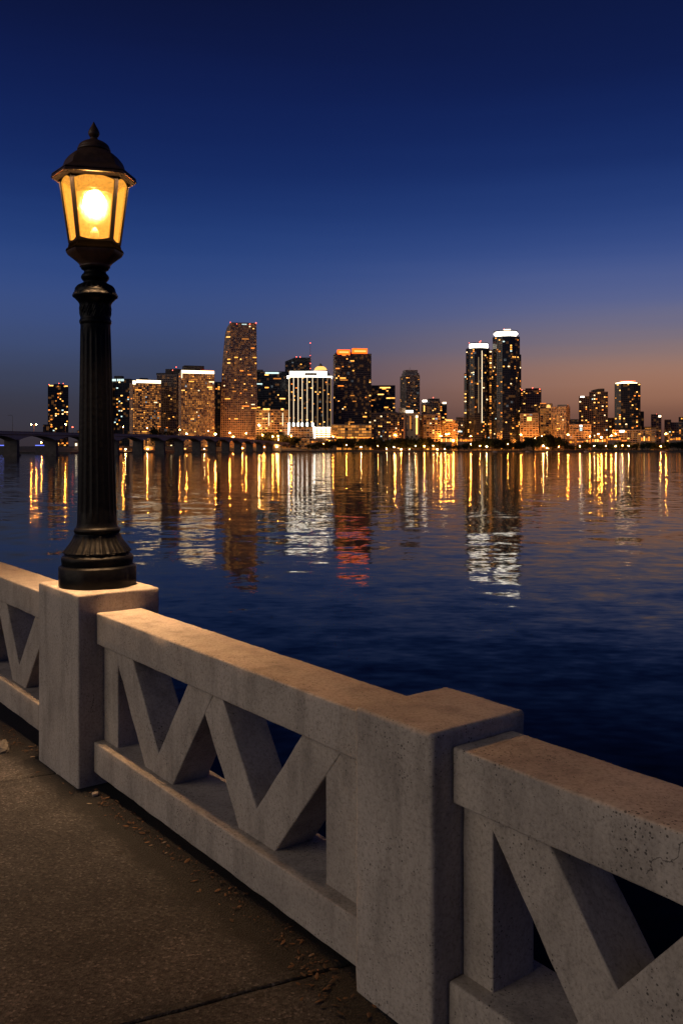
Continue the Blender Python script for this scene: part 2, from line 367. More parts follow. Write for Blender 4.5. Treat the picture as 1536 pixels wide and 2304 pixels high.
# ------------------------------------------------------------------ sidewalk, bridge deck, road
def paving():
    m, nt, out = new_mat('exposed_aggregate_paving')
    g = N(nt, 'ShaderNodeNewGeometry'); pos = g.outputs['Position']
    big = N(nt, 'ShaderNodeTexNoise', Scale=1.3, Detail=8.0, Roughness=.65); L(nt, pos, big.inputs['Vector'])
    c = ramp(nt, big.outputs[0], [(.3, (.020, .022, .0255)), (.5, (.045, .047, .053)), (.72, (.084, .085, .092))])
    ag = N(nt, 'ShaderNodeTexVoronoi', Scale=120.0); L(nt, pos, ag.inputs['Vector'])
    ac = N(nt, 'ShaderNodeSeparateColor'); L(nt, ag.outputs['Color'], ac.inputs[0])
    c = mixc(nt, .92, c, ramp(nt, ac.outputs[0], [(0, (.25, .24, .23)), (.35, (.72, .70, .68)), (.7, (1.05, 1.0, .97)), (.93, (1.6, 1.45, 1.3)), (1, (2.8, 2.6, 2.4))]), 'MULTIPLY')
    fine = N(nt, 'ShaderNodeTexNoise', Scale=320.0, Detail=3.0); L(nt, pos, fine.inputs['Vector'])
    c = mixc(nt, .5, c, ramp(nt, fine.outputs[0], [(.3, (.45, .45, .45)), (.7, (1.3, 1.3, 1.3))]), 'MULTIPLY')
    # gum spots
    sp = N(nt, 'ShaderNodeTexVoronoi', Scale=5.2, Randomness=1.0); L(nt, pos, sp.inputs['Vector'])
    ss = N(nt, 'ShaderNodeSeparateColor'); L(nt, sp.outputs['Color'], ss.inputs[0])
    wob = N(nt, 'ShaderNodeTexNoise', Scale=38.0, Detail=3.0); L(nt, pos, wob.inputs['Vector'])
    rr = mth(nt, 'MULTIPLY', mth(nt, 'POWER', ss.outputs[0], 2.2), mth(nt, 'MULTIPLY', wob.outputs[0], .50))
    spot = mth(nt, 'MULTIPLY', mth(nt, 'LESS_THAN', sp.outputs['Distance'], rr), mth(nt, 'GREATER_THAN', ss.outputs[1], .35))
    c = mixc(nt, mth(nt, 'MULTIPLY', spot, .75), c, (.022, .019, .017))
    # railing's shade painted as a dark band along its foot, with some dirt
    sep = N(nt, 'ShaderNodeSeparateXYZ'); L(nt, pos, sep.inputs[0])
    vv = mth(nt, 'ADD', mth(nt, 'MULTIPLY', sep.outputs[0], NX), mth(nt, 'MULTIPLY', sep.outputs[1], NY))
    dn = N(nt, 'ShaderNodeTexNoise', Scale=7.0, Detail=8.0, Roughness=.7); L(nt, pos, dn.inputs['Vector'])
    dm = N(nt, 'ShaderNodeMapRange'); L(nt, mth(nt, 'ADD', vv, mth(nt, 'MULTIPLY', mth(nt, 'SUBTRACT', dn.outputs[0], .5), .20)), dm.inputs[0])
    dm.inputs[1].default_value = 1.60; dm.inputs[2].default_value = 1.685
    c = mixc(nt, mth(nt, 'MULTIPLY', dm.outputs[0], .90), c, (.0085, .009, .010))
    b = N(nt, 'ShaderNodeBsdfPrincipled', Roughness=.82); b.inputs['Specular IOR Level'].default_value = .3
    L(nt, c, b.inputs['Base Color'])
    h = mth(nt, 'ADD', mth(nt, 'MULTIPLY', ag.outputs['Distance'], 1.4), mth(nt, 'MULTIPLY', fine.outputs[0], .5))
    bp = N(nt, 'ShaderNodeBump', Strength=.6, Distance=.004); L(nt, h, bp.inputs['Height']); L(nt, bp.outputs[0], b.inputs['Normal'])
    L(nt, b.outputs[0], out.inputs[0]); return m
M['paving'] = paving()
def slabs():
    mb = MB()
    # joint lines: each runs across the walk, slightly skew
    def joint(u): return lambda v: u + (1.79 - v) * .23 + .006 * noise.noise(Vector((u * 3, v * 9, 0)))
    js = [joint(u) for u in (-5.2, -2.7, -.1, 2.417, 4.935, 7.45, 10.0, 12.6)]
    vl = [-1.6 + i * .1 for i in range(38)] + [2.2]
    g = .006
    for a, b in zip(js[:-1], js[1:]):
        us = [0, .002, .01] + [k / 16 for k in range(1, 16)] + [.99, .998, 1]
        rows = []
        for v in vl:
            ua, ub = a(v) + g + .003 * noise.noise(Vector((v * 25, a(0), 3))), b(v) - g
            row = []
            for s in us:
                u = ua + (ub - ua) * s; e = min(s, 1 - s) * (ub - ua)
                z = gz(u) - (.007 if e < .002 else .0018 if e < .008 else 0) + .0025 * noise.noise(Vector((u * 1.3, v * 1.3, 0)))
                row.append(W(u, v, z))
            rows.append(row)
        n = len(us); fs = []
        for i in range(len(vl) - 1):
            for j in range(n - 1):
                fs.append((i * n + j + n, i * n + j, i * n + j + 1, i * n + j + 1 + n))
        top = [p for r_ in rows for p in r_]
        mb.add([tuple(p) for p in top], fs)
        # joint walls
        for j in (0, n - 1):
            col = [rows[i][j] for i in range(len(vl))]
            low = [p - Vector((0, 0, .05)) for p in col]; k = len(col)
            mb.add(col + low, [(i, i + 1, i + 1 + k, i + k) for i in range(k - 1)])
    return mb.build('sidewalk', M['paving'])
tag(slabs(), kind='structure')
mb = MB(); mp_ = Matrix.Rotation(RAILROT, 4, 'Z')
def urect(mb, u0, u1, v0, v1, z0, z1):
    ps = [W(u, v, z) for z in (z0, z1) for u, v in ((u0, v0), (u1, v0), (u1, v1), (u0, v1))]
    mb.add(ps, [(0, 1, 2, 3), (7, 6, 5, 4), (4, 5, 1, 0), (5, 6, 2, 1), (6, 7, 3, 2), (7, 4, 0, 3)])
urect(mb, -30, 60, -1.7, 2.24, -1.3, -.36)
urect(mb, -30, 2.2, -1.62, 2.2, -.36, -.035)
mb.add([W(2.2, -1.62, -.03), W(60, -1.62, -1.46), W(60, 2.2, -1.46), W(2.2, 2.2, -.03)], [(3, 2, 1, 0)])
tag(mb.build('bridge_deck', M['bridge']), kind='structure')
mb = MB(); urect(mb, -30, 60, -12, -1.704, -1.3, -.17)
tag(mb.build('road', M['road']), kind='structure')
mb = MB(); urect(mb, -30, 12, -1.702, -1.60, -.4, -.004)
tag(mb.build('kerb', M['bridge']), kind='structure')

# leaf litter and grit lying along the foot of the railing
def litter():
    m, nt, out = new_mat('dry_leaf_litter')
    g = N(nt, 'ShaderNodeNewGeometry')
    b = N(nt, 'ShaderNodeBsdfPrincipled', Roughness=.85)
    L(nt, ramp(nt, g.outputs['Random Per Island'], [(0, (.014, .010, .007)), (.45, (.05, .026, .012)), (.72, (.085, .040, .014)), (.92, (.13, .07, .03)), (1, (.2, .17, .14))]), b.inputs['Base Color'])
    L(nt, b.outputs[0], out.inputs[0])
    mb = MB(); rnd = random.Random(5)
    cl = [(4.35, 1.80), (4.15, 1.79), (3.95, 1.80), (3.7, 1.80), (3.45, 1.80), (2.55, 1.77), (2.42, 1.76), (2.35, 1.72), (2.75, 1.79), (5.4, 1.78), (5.65, 1.75), (5.9, 1.79), (3.1, 1.81), (2.32, 1.68)]
    for k in range(470):
        if k < 330: cu, cv = rnd.choice(cl); u, v = rnd.gauss(cu, .09), rnd.gauss(cv, .030)
        else: u, v = rnd.uniform(2.0, 7), rnd.gauss(1.77, .05)
        if v > 1.85: v = 1.85 - abs(v - 1.85)
        if 4.60 < u < 5.26 and v > 1.76: continue
        if 1.92 < u < 2.28 and v > 1.785: continue
        a = rnd.uniform(0, 6.28); s = rnd.uniform(.003, .011) if k % 4 else rnd.uniform(.009, .019)
        c = W(u, v, gz(u) + .003 + rnd.uniform(0, .008)); d = Vector((math.cos(a), math.sin(a), rnd.uniform(-.2, .2))); e = Vector((-math.sin(a), math.cos(a), rnd.uniform(-.25, .35)))
        ps = [c - d * s, c - d * s * .3 + e * s * .42, c + d * s * .5 + e * s * .33, c + d * s, c + d * s * .4 - e * s * .36, c - d * s * .4 - e * s * .4]
        up = Vector((0, 0, .002)); mid = c + Vector((0, 0, s * .18))
        mb.add(ps + [mid], [(i, (i + 1) % 6, 6) for i in range(6)])
    o = mb.build('leaf_litter', m); tag(o, 'dry brown leaves and grit gathered along the foot of the balustrade', 'leaf litter', kind='stuff')
litter()
def stone(name, u, v, sx_, sy_, sz_, rz, label, cat, mat):
    bm = bmesh.new(); bmesh.ops.create_icosphere(bm, subdivisions=3, radius=.5)
    for p in bm.verts:
        q = p.co; mx = max(abs(c) for c in q); q *= (.5 / mx) * .6 + .4
        q += q.normalized() * .09 * noise.noise(q * 4 + Vector((u, v, 0)) * 9); p.co = Vector((q.x * sx_, q.y * sy_, q.z * sz_))
    me = bpy.data.meshes.new(name); bm.to_mesh(me); bm.free()
    o = link(name, me, mat); o.location = W(u, v, gz(u) + sz_ * .42); o.rotation_euler = (.05, -.08, rz); tag(o, label, cat)
stone('concrete_chip', 5.56, 1.66, .16, .055, .045, 2.0, 'broken sliver of grey concrete on the sidewalk left of the pedestal', 'concrete chip', M['quay'])
stone('pebble', 4.47, 1.80, .032, .026, .02, .4, 'small white pebble at the foot of the lamp pedestal', 'pebble', M['concrete'])

# ------------------------------------------------------------------ the lamp
PXM = .002556
def zy(y): return EYE + (HY - y) * PXM
lamp_loc = W(4.93, 2.0, .970)
lamp = empty('street_lamp', lamp_loc, rot=(0, -.0085, 0))
tag(lamp, 'lit black cast-iron lamp post with amber lantern on the tall concrete pedestal', 'street lamp')
def lathe(prof, mod=None, n=96, rz=0.0):
    rings = []
    for y, px in prof:
        z = zy(y) - lamp_loc.z; r = px * PXM
        rings.append([Vector((r * (mod(t, y) if mod else 1) * math.cos(t + rz), r * (mod(t, y) if mod else 1) * math.sin(t + rz), z)) for t in [i * 2 * math.pi / n for i in range(n)]])
    mb = MB(); mb.loft(rings); return mb
def curve(p, n=6):
    """refine a profile with Catmull-Rom"""
    o = []
    for i in range(len(p) - 1):
        a, b, c, d = p[max(i - 1, 0)], p[i], p[i + 1], p[min(i + 2, len(p) - 1)]
        for k in range(n):
            t = k / n
            o.append(tuple(.5 * ((2 * b[j]) + (-a[j] + c[j]) * t + (2 * a[j] - 5 * b[j] + 4 * c[j] - d[j]) * t * t + (-a[j] + 3 * b[j] - 3 * c[j] + d[j]) * t ** 3) for j in (0, 1)))
    o.append(p[-1]); return o
I = M['iron']
octo = lambda t, y: 1.0 if y < 1271 else 1 - .028 * (1 - abs(math.cos(4 * t)))
lathe([(1315, 85.2), (1314, 85.6), (1274, 85.4), (1272, 84), (1270.5, 80), (1268, 78)], octo, 128).build('plinth', I, lamp, 35)
lathe(curve([(1268.5, 77), (1264, 77.5), (1256, 78.5), (1250, 77), (1246.5, 72), (1244.5, 71)]), None, 96).build('base_torus', I, lamp, 40)
def leaves(t, y):
    k = max(0, min(1, (1242 - y) / 42)); a = (t * 8 / (2 * math.pi)) % 1.0 - .5
    rib = math.exp(-(a / .06) ** 2) * .035 + .05 * (1 - abs(a) * 2) ** .6 * (1 - .75 * k) + .022 * math.sin(a * 26) * (1 - k) * (1 if abs(a) > .1 else 0)
    return 1 + (rib - .02) * (1 if 1202 < y < 1241 else 0)
lathe(curve([(1245, 71), (1240, 71.5), (1237, 69.5), (1230, 65), (1220, 58), (1210, 52.5), (1202, 50), (1199, 48.5)], 5), leaves, 256).build('acanthus_bell', I, lamp, 50)
lathe(curve([(1200, 47), (1197.5, 49.5), (1192.5, 51), (1188, 49.5), (1185.5, 46.5), (1181, 44.6), (1174, 43.4)]), None, 96).build('base_ring', I, lamp, 40)
def flutes(t, y):
    k = min(1, max(0, (1170 - y) / 22)) * min(1, max(0, (y - 741) / 12))
    return 1 - .055 * k * (abs(math.sin(10 * t)) ** .8)
lathe([(1176 - i * 8.72, 43.6 - 10.6 * (i / 50) ** .85) for i in range(51)], flutes, 240).build('fluted_shaft', I, lamp, 40)
lathe(curve([(742, 32.4), (736, 32.8), (731, 33), (727, 34.8), (722, 35), (718.5, 33.2), (715, 32.5)]), None, 96).build('shaft_ring', I, lamp, 40)
def capl(t, y):
    a = (t * 6 / math.pi) % 1.0 - .5; k = max(0, min(1, (718 - y) / 34))
    return 1 + .05 * math.cos(a * 2 * math.pi) * math.sin(k * math.pi) + .03 * math.sin(a * 22 + y * .5) * math.sin(k * math.pi)
lathe(curve([(716, 32.3), (706, 32.6), (696, 33.2), (687, 34), (680, 37.5), (674, 43), (669.5, 47.5)]), capl, 192).build('capital', I, lamp, 50)
scal = lambda t, y: 1 + (.035 * abs(math.sin(6 * t)) if 660 < y < 672 else .0) + (.03 * math.cos(22 * t) if 641 < y < 652 else 0)
lathe(curve([(671, 45), (669, 47.5), (665, 48), (661, 46), (656, 45.2), (650, 42.5), (645, 39), (640, 32), (637, 26)], 5), scal, 264).build('collar', I, lamp, 40)
lathe(curve([(638, 25), (634, 25.5), (630, 28.5), (625, 30.8), (620, 29), (616, 25.5), (612, 24), (609, 25.5), (606.5, 29.5), (603, 31), (600.5, 30.5), (599, 30)]), None, 96).build('neck', I, lamp, 40)

# lantern: its wide face turned to the walk
lant = empty('lantern', (0, 0, 0), R(15.3)); lant.parent = lamp
def hexr(t):
    """radius of the lantern hexagon (unit half-width) at angle t"""
    P = [(1, 0), (.66, .8), (-.66, .8), (-1, 0), (-.66, -.8), (.66, -.8)]
    dx, dy = math.cos(t), math.sin(t); best = 9
    for i in range(6):
        (ax, ay), (bx, by) = P[i], P[(i + 1) % 6]; ex, ey = bx - ax, by - ay
        den = dx * ey - dy * ex
        if abs(den) < 1e-9: continue
        s = (ax * ey - ay * ex) / den; q = (ax * dy - ay * dx) / den
        if s > 0 and -1e-6 <= q <= 1 + 1e-6: best = min(best, s)
    return best
ANG = sorted([i * 2 * math.pi / 72 for i in range(72)] + [a % (2 * math.pi) for a in (math.atan2(.8, .66), math.atan2(.8, -.66), math.atan2(-.8, -.66), math.atan2(-.8, .66))])
def hring(px, y, b): return [Vector((math.cos(t) * r, math.sin(t) * r, zy(y) - lamp_loc.z)) for t in ANG for r in [px * PXM * ((1 - b) * hexr(t) + b)]]
def hloft(rows, caps=True):
    mb = MB(); mb.loft([hring(*r_) for r_ in rows], caps); return mb
# roof: hexagonal eave, bell roof turning round, vent cap
hloft([(60, 396.0, 0), (91.2, 396.0, 0), (91.6, 406.5, 0), (93, 406.5, 0), (93, 403, 0), (91, 399.5, 0), (84, 394, 0), (75, 387, .02), (69, 382.5, .05), (67.5, 378, .1), (65.5, 371, .15), (62, 363.5, .25), (56, 356.5, .4), (47, 349.5, .6), (39, 344.5, .85), (34.5, 341.5, 1), (30, 341, 1)]).build('roof', M['bronze'], lant, 38)
lathe(curve([(343, 30), (341, 35.8), (337.5, 36.6), (334.5, 35), (331, 33.8), (326.5, 31), (321.5, 24.5), (317.5, 16.5), (315, 10.5), (312, 8.6)], 5), None, 72).build('vent_cap', M['bronze'], lant, 40)
lathe(curve([(313, 8), (310.5, 7.6), (307.5, 9.8), (303, 12.2), (298, 12.3), (291, 9.6), (283, 5.2), (277, 2.2), (274, .6)], 5), None, 48).build('finial', M['bronze'], lant, 60)
# gallery under the panes
hloft([(20, 551, 0), (55.5, 551, 0), (57, 553, 0), (58, 559, 0), (61, 561.5, 0), (63, 565, .1), (62.9, 568, .13), (40, 568.5, .13)]).build('gallery_rim', M['black'], lant, 38)  # rim coloured near-black to hide the added ring's light on it
hloft([(40, 567, .1), (62.6, 567.4, .13), (62.4, 570, .15), (58, 577, .3), (49, 583.5, .5), (41, 589.5, .7), (35, 595, .9), (33, 599, 1), (33.5, 601, 1), (30, 604, 1), (24, 606, 1)]).build('gallery_cup', M['bronze'], lant, 38)
HP = [(1, 0), (.66, -.8), (-.66, -.8), (-1, 0), (-.66, .8), (.66, .8)]
YB, YT, RB, RT = 551.0, 404.0, 56.0, 76.5
def hp(i, k, inset=0.0):
    """corner i of the hexagon at share k of the pane height, world metres in lantern space"""
    r = (RB + (RT - RB) * k - inset) * PXM; x, y = HP[i % 6]
    return Vector((x * r, y * r, zy(YB + (YT - YB) * k) - lamp_loc.z))
bars = MB(); inside = []
for i in range(6):
    prev, nxt = (hp(i - 1, 0) - hp(i, 0)).normalized(), (hp(i + 1, 0) - hp(i, 0)).normalized()
    wd = .0145; rings = []
    for k in (0.0, .985):
        c = hp(i, k); outw = Vector((c.x, c.y, 0)).normalized()
        rings.append([c + outw * .003, c + prev * wd + outw * .002, c + prev * wd - outw * .012, c - outw * .014, c + nxt * wd - outw * .012, c + nxt * wd + outw * .002])
    f0 = len(bars.f); bars.loft(rings); inside += [f0 + 1, f0 + 2, f0 + 3, f0 + 4]
o = bars.build('corner_bars', M['frame'], lant); o.data.materials.append(M['inner'])
for q in inside: o.data.polygons[q].material_index = 1
# arched head frames and low sill frames in every side
for top in (True, False):
    fr_ = MB(); inside = []
    for i in range(6):
        a0, a1 = hp(i, 1), hp(i + 1, 1); b0, b1 = hp(i, 0), hp(i + 1, 0); nn = 14
        outw = ((a0 + a1) / 2); outw.z = 0; outw.normalize()
        P1, P2 = [], []
        for j in range(nn + 1):
            s = j / nn; t_, b_ = a0.lerp(a1, s), b0.lerp(b1, s)
            e = abs(2 * s - 1)
            d = (.035 + .085 * e * e) if top else (.022 + .045 * e * e)
            if top: P1.append(t_); P2.append(t_.lerp(b_, d))
            else: P1.append(b_.lerp(t_, d)); P2.append(b_)
        f1 = [p + outw * .0012 for p in P1] + [p + outw * .0012 for p in P2]; f2 = [p - outw * .006 for p in P1] + [p - outw * .006 for p in P2]
        k = nn + 1; f0 = len(fr_.f)
        fr_.add(f1 + f2, [(j, j + 1, k + j + 1, k + j) for j in range(nn)] + [(2 * k + j + 1, 2 * k + j, 3 * k + j, 3 * k + j + 1) for j in range(nn)] +
                [(j, 2 * k + j, 2 * k + j + 1, j + 1) for j in range(nn)] + [(k + j, k + j + 1, 3 * k + j + 1, 3 * k + j) for j in range(nn)])
        inside += list(range(f0 + nn, f0 + 4 * nn))
    o = fr_.build('arched_head_frame' if top else 'sill_frame', M['frame'], lant); o.data.materials.append(M['inner'])
    for q in inside: o.data.polygons[q].material_index = 1
# glass: lightly frosted amber; a little of the lamp's light is scattered by it, the rest passes
m, nt, out = new_mat('frosted_amber_glass')
g = N(nt, 'ShaderNodeTexCoord')
vz = N(nt, 'ShaderNodeTexNoise', Scale=75.0, Detail=3.0); L(nt, g.outputs['Object'], vz.inputs['Vector'])
v2 = N(nt, 'ShaderNodeTexVoronoi', Scale=150.0); L(nt, g.outputs['Object'], v2.inputs['Vector'])
tr = N(nt, 'ShaderNodeBsdfTransparent'); tr.inputs[0].default_value = (.92, .62, .30, 1)
tl = N(nt, 'ShaderNodeBsdfTranslucent'); tl.inputs[0].default_value = (1, .50, .10, 1)
em = N(nt, 'ShaderNodeEmission'); em.inputs[0].default_value = (1, .40, .045, 1)
grain = mth(nt, 'ADD', mth(nt, 'MULTIPLY', vz.outputs[0], .55), mth(nt, 'MULTIPLY', mth(nt, 'SUBTRACT', .5, v2.outputs['Distance'], clamp=True), .55))
L(nt, mth(nt, 'MULTIPLY', mth(nt, 'ADD', grain, .28), 1.25), em.inputs[1])
mx = N(nt, 'ShaderNodeMixShader'); L(nt, mth(nt, 'MULTIPLY', grain, .0024), mx.inputs[0])
L(nt, tr.outputs[0], mx.inputs[1]); L(nt, tl.outputs[0], mx.inputs[2])
rf = N(nt, 'ShaderNodeBsdfRefraction', Roughness=.58, IOR=1.4); rf.inputs[0].default_value = (1, .74, .34, 1)
mx2 = N(nt, 'ShaderNodeMixShader'); L(nt, mth(nt, 'MULTIPLY', grain, .12), mx2.inputs[0])
L(nt, mx.outputs[0], mx2.inputs[1]); L(nt, rf.outputs[0], mx2.inputs[2])
ad = N(nt, 'ShaderNodeAddShader'); L(nt, mx2.outputs[0], ad.inputs[0]); L(nt, em.outputs[0], ad.inputs[1])
L(nt, ad.outputs[0], out.inputs[0]); m.cycles.emission_sampling = 'NONE'
M['pane'] = m
for i in range(6):
    q = [hp(i, .0, 1.2), hp(i + 1, 0, 1.2), hp(i + 1, 1, 1.2), hp(i, 1, 1.2)]
    mb = MB(); mb.add(q, [(0, 1, 2, 3)]); mb.build('glass_pane', M['pane'], lant)
# black inside of roof and gallery
hloft([(76, 404.6, 0), (60, 404.4, 0), (40, 404.2, 0), (.5, 404.1, 0)], True).build('ceiling_plate', M['inner'], lant)
hloft([(54.5, 550.2, 0), (30, 549.6, 0), (.5, 549.5, 0)], True).build('floor_plate', M['inner'], lant)
# bulb
M['bulb'] = emit('bulb_glow', (1, .69, .40), 1450.0, True)
bm = bmesh.new(); bmesh.ops.create_uvsphere(bm, u_segments=20, v_segments=14, radius=1)
for p in bm.verts:
    z = p.co.z; p.co.x *= .058 * (1 - .08 * z); p.co.y *= .058 * (1 - .08 * z); p.co.z *= .068
me = bpy.data.meshes.new('bulb'); bm.to_mesh(me); bm.free()
for p in me.polygons: p.use_smooth = True
o = link('bulb', me, M['bulb'], lant); o.location = (0, 0, zy(456) - lamp_loc.z)
lathe(curve([(551, 10), (535, 10), (524, 9), (517, 6), (512, 3)], 4), None, 24).build('bulb_socket', simple('ceramic_socket', (.02, .016, .01), .8), lant, 40)
# light ring added under the eave, baffled from view, lighting pedestal, railing, walk
M['ring'] = emit('added_light_strip', (1, .57, .27), 4200.0, True)
rg = MB(); ra, rb = hring(80.5, 398.4, 0), hring(89.5, 398.4, 0); n_ = len(ra)
rg.add(ra + rb, [(i, (i + 1) % n_, n_ + (i + 1) % n_, n_ + i) for i in range(n_)])
rg.build('added_light_ring', M['ring'], lant)
hs = MB()
for r0, r1, yl in ((77.4, 78.8, 411.5), (90.2, 91.4, 407.0)):
    q = [hring(r0, 398.0, 0), hring(r1, 398.0, 0), hring(r1, yl, 0), hring(r0, yl, 0)]; v = [p for r_ in q for p in r_]
    hs.add(v, [(a * n_ + i, a * n_ + (i + 1) % n_, ((a + 1) % 4) * n_ + (i + 1) % n_, ((a + 1) % 4) * n_ + i) for a in range(4) for i in range(n_)])
HC = [(1, 0), (.66, .8), (-.66, .8), (-1, 0), (-.66, -.8), (.66, -.8)]
for i in range(6):
    A, B = Vector(HC[i]), Vector(HC[(i + 1) % 6]); nb = 14 if i in (1, 4) else 10
    for k in range(nb):
        c = A.lerp(B, k / nb); t_ = (B - A).normalized() * .0007
        i_, o_ = c * 78.4 * PXM, c * 90.4 * PXM; z0_, z1_ = zy(398.2) - lamp_loc.z, zy(406.8) - lamp_loc.z
        vs_ = [(p.x + sg * t_.x, p.y + sg * t_.y, z) for z in (z0_, z1_) for p, sg in ((i_, -1), (o_, -1), (o_, 1), (i_, 1))]
        hs.add(vs_, [(0, 1, 2, 3), (7, 6, 5, 4), (4, 5, 1, 0), (5, 6, 2, 1), (6, 7, 3, 2), (7, 4, 0, 3)])
hs.build('added_light_baffle', M['black'], lant)

# ------------------------------------------------------------------ water
m, nt, out = new_mat('bay_water')
g = N(nt, 'ShaderNodeNewGeometry'); pos = g.outputs['Position']
def slope(sx_, sy_, rot, scale, detail, amp, rough=.5):
    mp = N(nt, 'ShaderNodeMapping'); mp.inputs['Scale'].default_value = (sx_, sy_, 1); mp.inputs['Rotation'].default_value = (0, 0, rot)
    L(nt, pos, mp.inputs['Vector'])
    nz = N(nt, 'ShaderNodeTexNoise', Scale=scale, Detail=detail, Roughness=rough); L(nt, mp.outputs[0], nz.inputs['Vector'])
    s = N(nt, 'ShaderNodeVectorMath', operation='SUBTRACT'); L(nt, nz.outputs['Color'], s.inputs[0]); s.inputs[1].default_value = (.5, .5, .5)
    k = N(nt, 'ShaderNodeVectorMath', operation='MULTIPLY'); L(nt, s.outputs[0], k.inputs[0]); k.inputs[1].default_value = (amp * .8, amp, 0)
    return k.outputs[0]
parts = [slope(.35, 1, .10, .16, 2.0, .035), slope(.7, 1, -.12, .70, 2.0, .100), slope(.6, 1, .25, 3.2, 2.0, .055)]
acc = parts[0]
for p in parts[1:]:
    a = N(nt, 'ShaderNodeVectorMath', operation='ADD'); L(nt, acc, a.inputs[0]); L(nt, p, a.inputs[1]); acc = a.outputs[0]
# gusts: patches of rougher and calmer water
gm = N(nt, 'ShaderNodeMapping'); gm.inputs['Scale'].default_value = (.010, .035, 1); L(nt, pos, gm.inputs['Vector'])
gn = N(nt, 'ShaderNodeTexNoise', Scale=1.0, Detail=3.0); L(nt, gm.outputs[0], gn.inputs['Vector'])
gs = mth(nt, 'ADD', mth(nt, 'MULTIPLY', gn.outputs[0], 1.2), .35)
sc_ = N(nt, 'ShaderNodeVectorMath', operation='SCALE'); L(nt, acc, sc_.inputs[0]); L(nt, gs, sc_.inputs['Scale'])
a = N(nt, 'ShaderNodeVectorMath', operation='ADD'); L(nt, sc_.outputs[0], a.inputs[0]); a.inputs[1].default_value = (0, 0, 1)
nn = N(nt, 'ShaderNodeVectorMath', operation='NORMALIZE'); L(nt, a.outputs[0], nn.inputs[0])
b = N(nt, 'ShaderNodeBsdfPrincipled', Roughness=.055, IOR=1.115); b.inputs['Base Color'].default_value = (.0008, .0018, .0035, 1)
L(nt, nn.outputs[0], b.inputs['Normal']); L(nt, b.outputs[0], out.inputs[0])
mb = MB(); ZW = -4.25
mb.add([(-6000, -400, ZW), (6000, -400, ZW), (6000, 4000, ZW), (-6000, 4000, ZW)], [(0, 1, 2, 3)])
tag(mb.build('water', m), kind='structure')

# ------------------------------------------------------------------ far shore
SH = [(-2600, 1000), (-900, 1040), (-582, 1095), (-332, 1095), (-321, 1268), (-216, 1506), (-103, 1606), (-57, 1721), (660, 1721), (1200, 1760), (4500, 1900)]
def shoreY(X):
    for (a, ya), (b, yb) in zip(SH[:-1], SH[1:]):
        if a <= X <= b: return ya + (yb - ya) * (X - a) / (b - a)
    return 1721
SROW = [(0, -2.9), (25, -2.4), (90, 1.5), (200, 5.0), (700, 7.0), (9000, 7.0)]
def ground(X, Y):
    s = Y - shoreY(X)
    for (a, za), (b, zb) in zip(SROW[:-1], SROW[1:]):
        if a <= s <= b: return za + (zb - za) * (s - a) / (b - a)
    return -2.9 if s < 0 else 7.0
mb = MB(); vs = [(x, y + s, z) for x, y in SH for s, z in SROW]; k = len(SROW)
mb.add(vs, [(i * k + j, (i + 1) * k + j, (i + 1) * k + j + 1, i * k + j + 1) for i in range(len(SH) - 1) for j in range(k - 1)])
tag(mb.build('city_ground', M['land']), kind='structure')
mb = MB()
for (xa, ya), (xb, yb) in zip(SH[:-1], SH[1:]):
    for z0, z1, o_ in ((ZW - 1, -2.4, -.3), (-2.4, -2.1, -.7)):
        mb.add([(xa, ya + o_, z0), (xb, yb + o_, z0), (xb, yb + o_, z1), (xa, ya + o_, z1), (xa, ya + 1, z1), (xb, yb + 1, z1)], [(0, 1, 2, 3), (3, 2, 5, 4)])
tag(mb.build('seawall', M['quay']), kind='structure')

def at(px, D): return (px - CX) / F * D
def hz(y, D): return EYE + (HY - y) / F * D

# ------------------------------------------------------------------ towers
UNIT = {}
def unit(mk):
    if mk not in UNIT:
        b_ = MB(); b_.box(-.5, .5, -.5, .5, -.5, .5); me = b_.mesh('window_' + mk); me.materials.append(M[mk]); UNIT[mk] = me
    return UNIT[mk]
def box_part(name, mk, parent, x, y, z, sx_, sy_, sz_, rz=0.0):
    o = link(name, unit(mk), None, parent); o.location = (x, y, z); o.scale = (sx_, sy_, sz_); o.rotation_euler = (0, 0, rz); return o

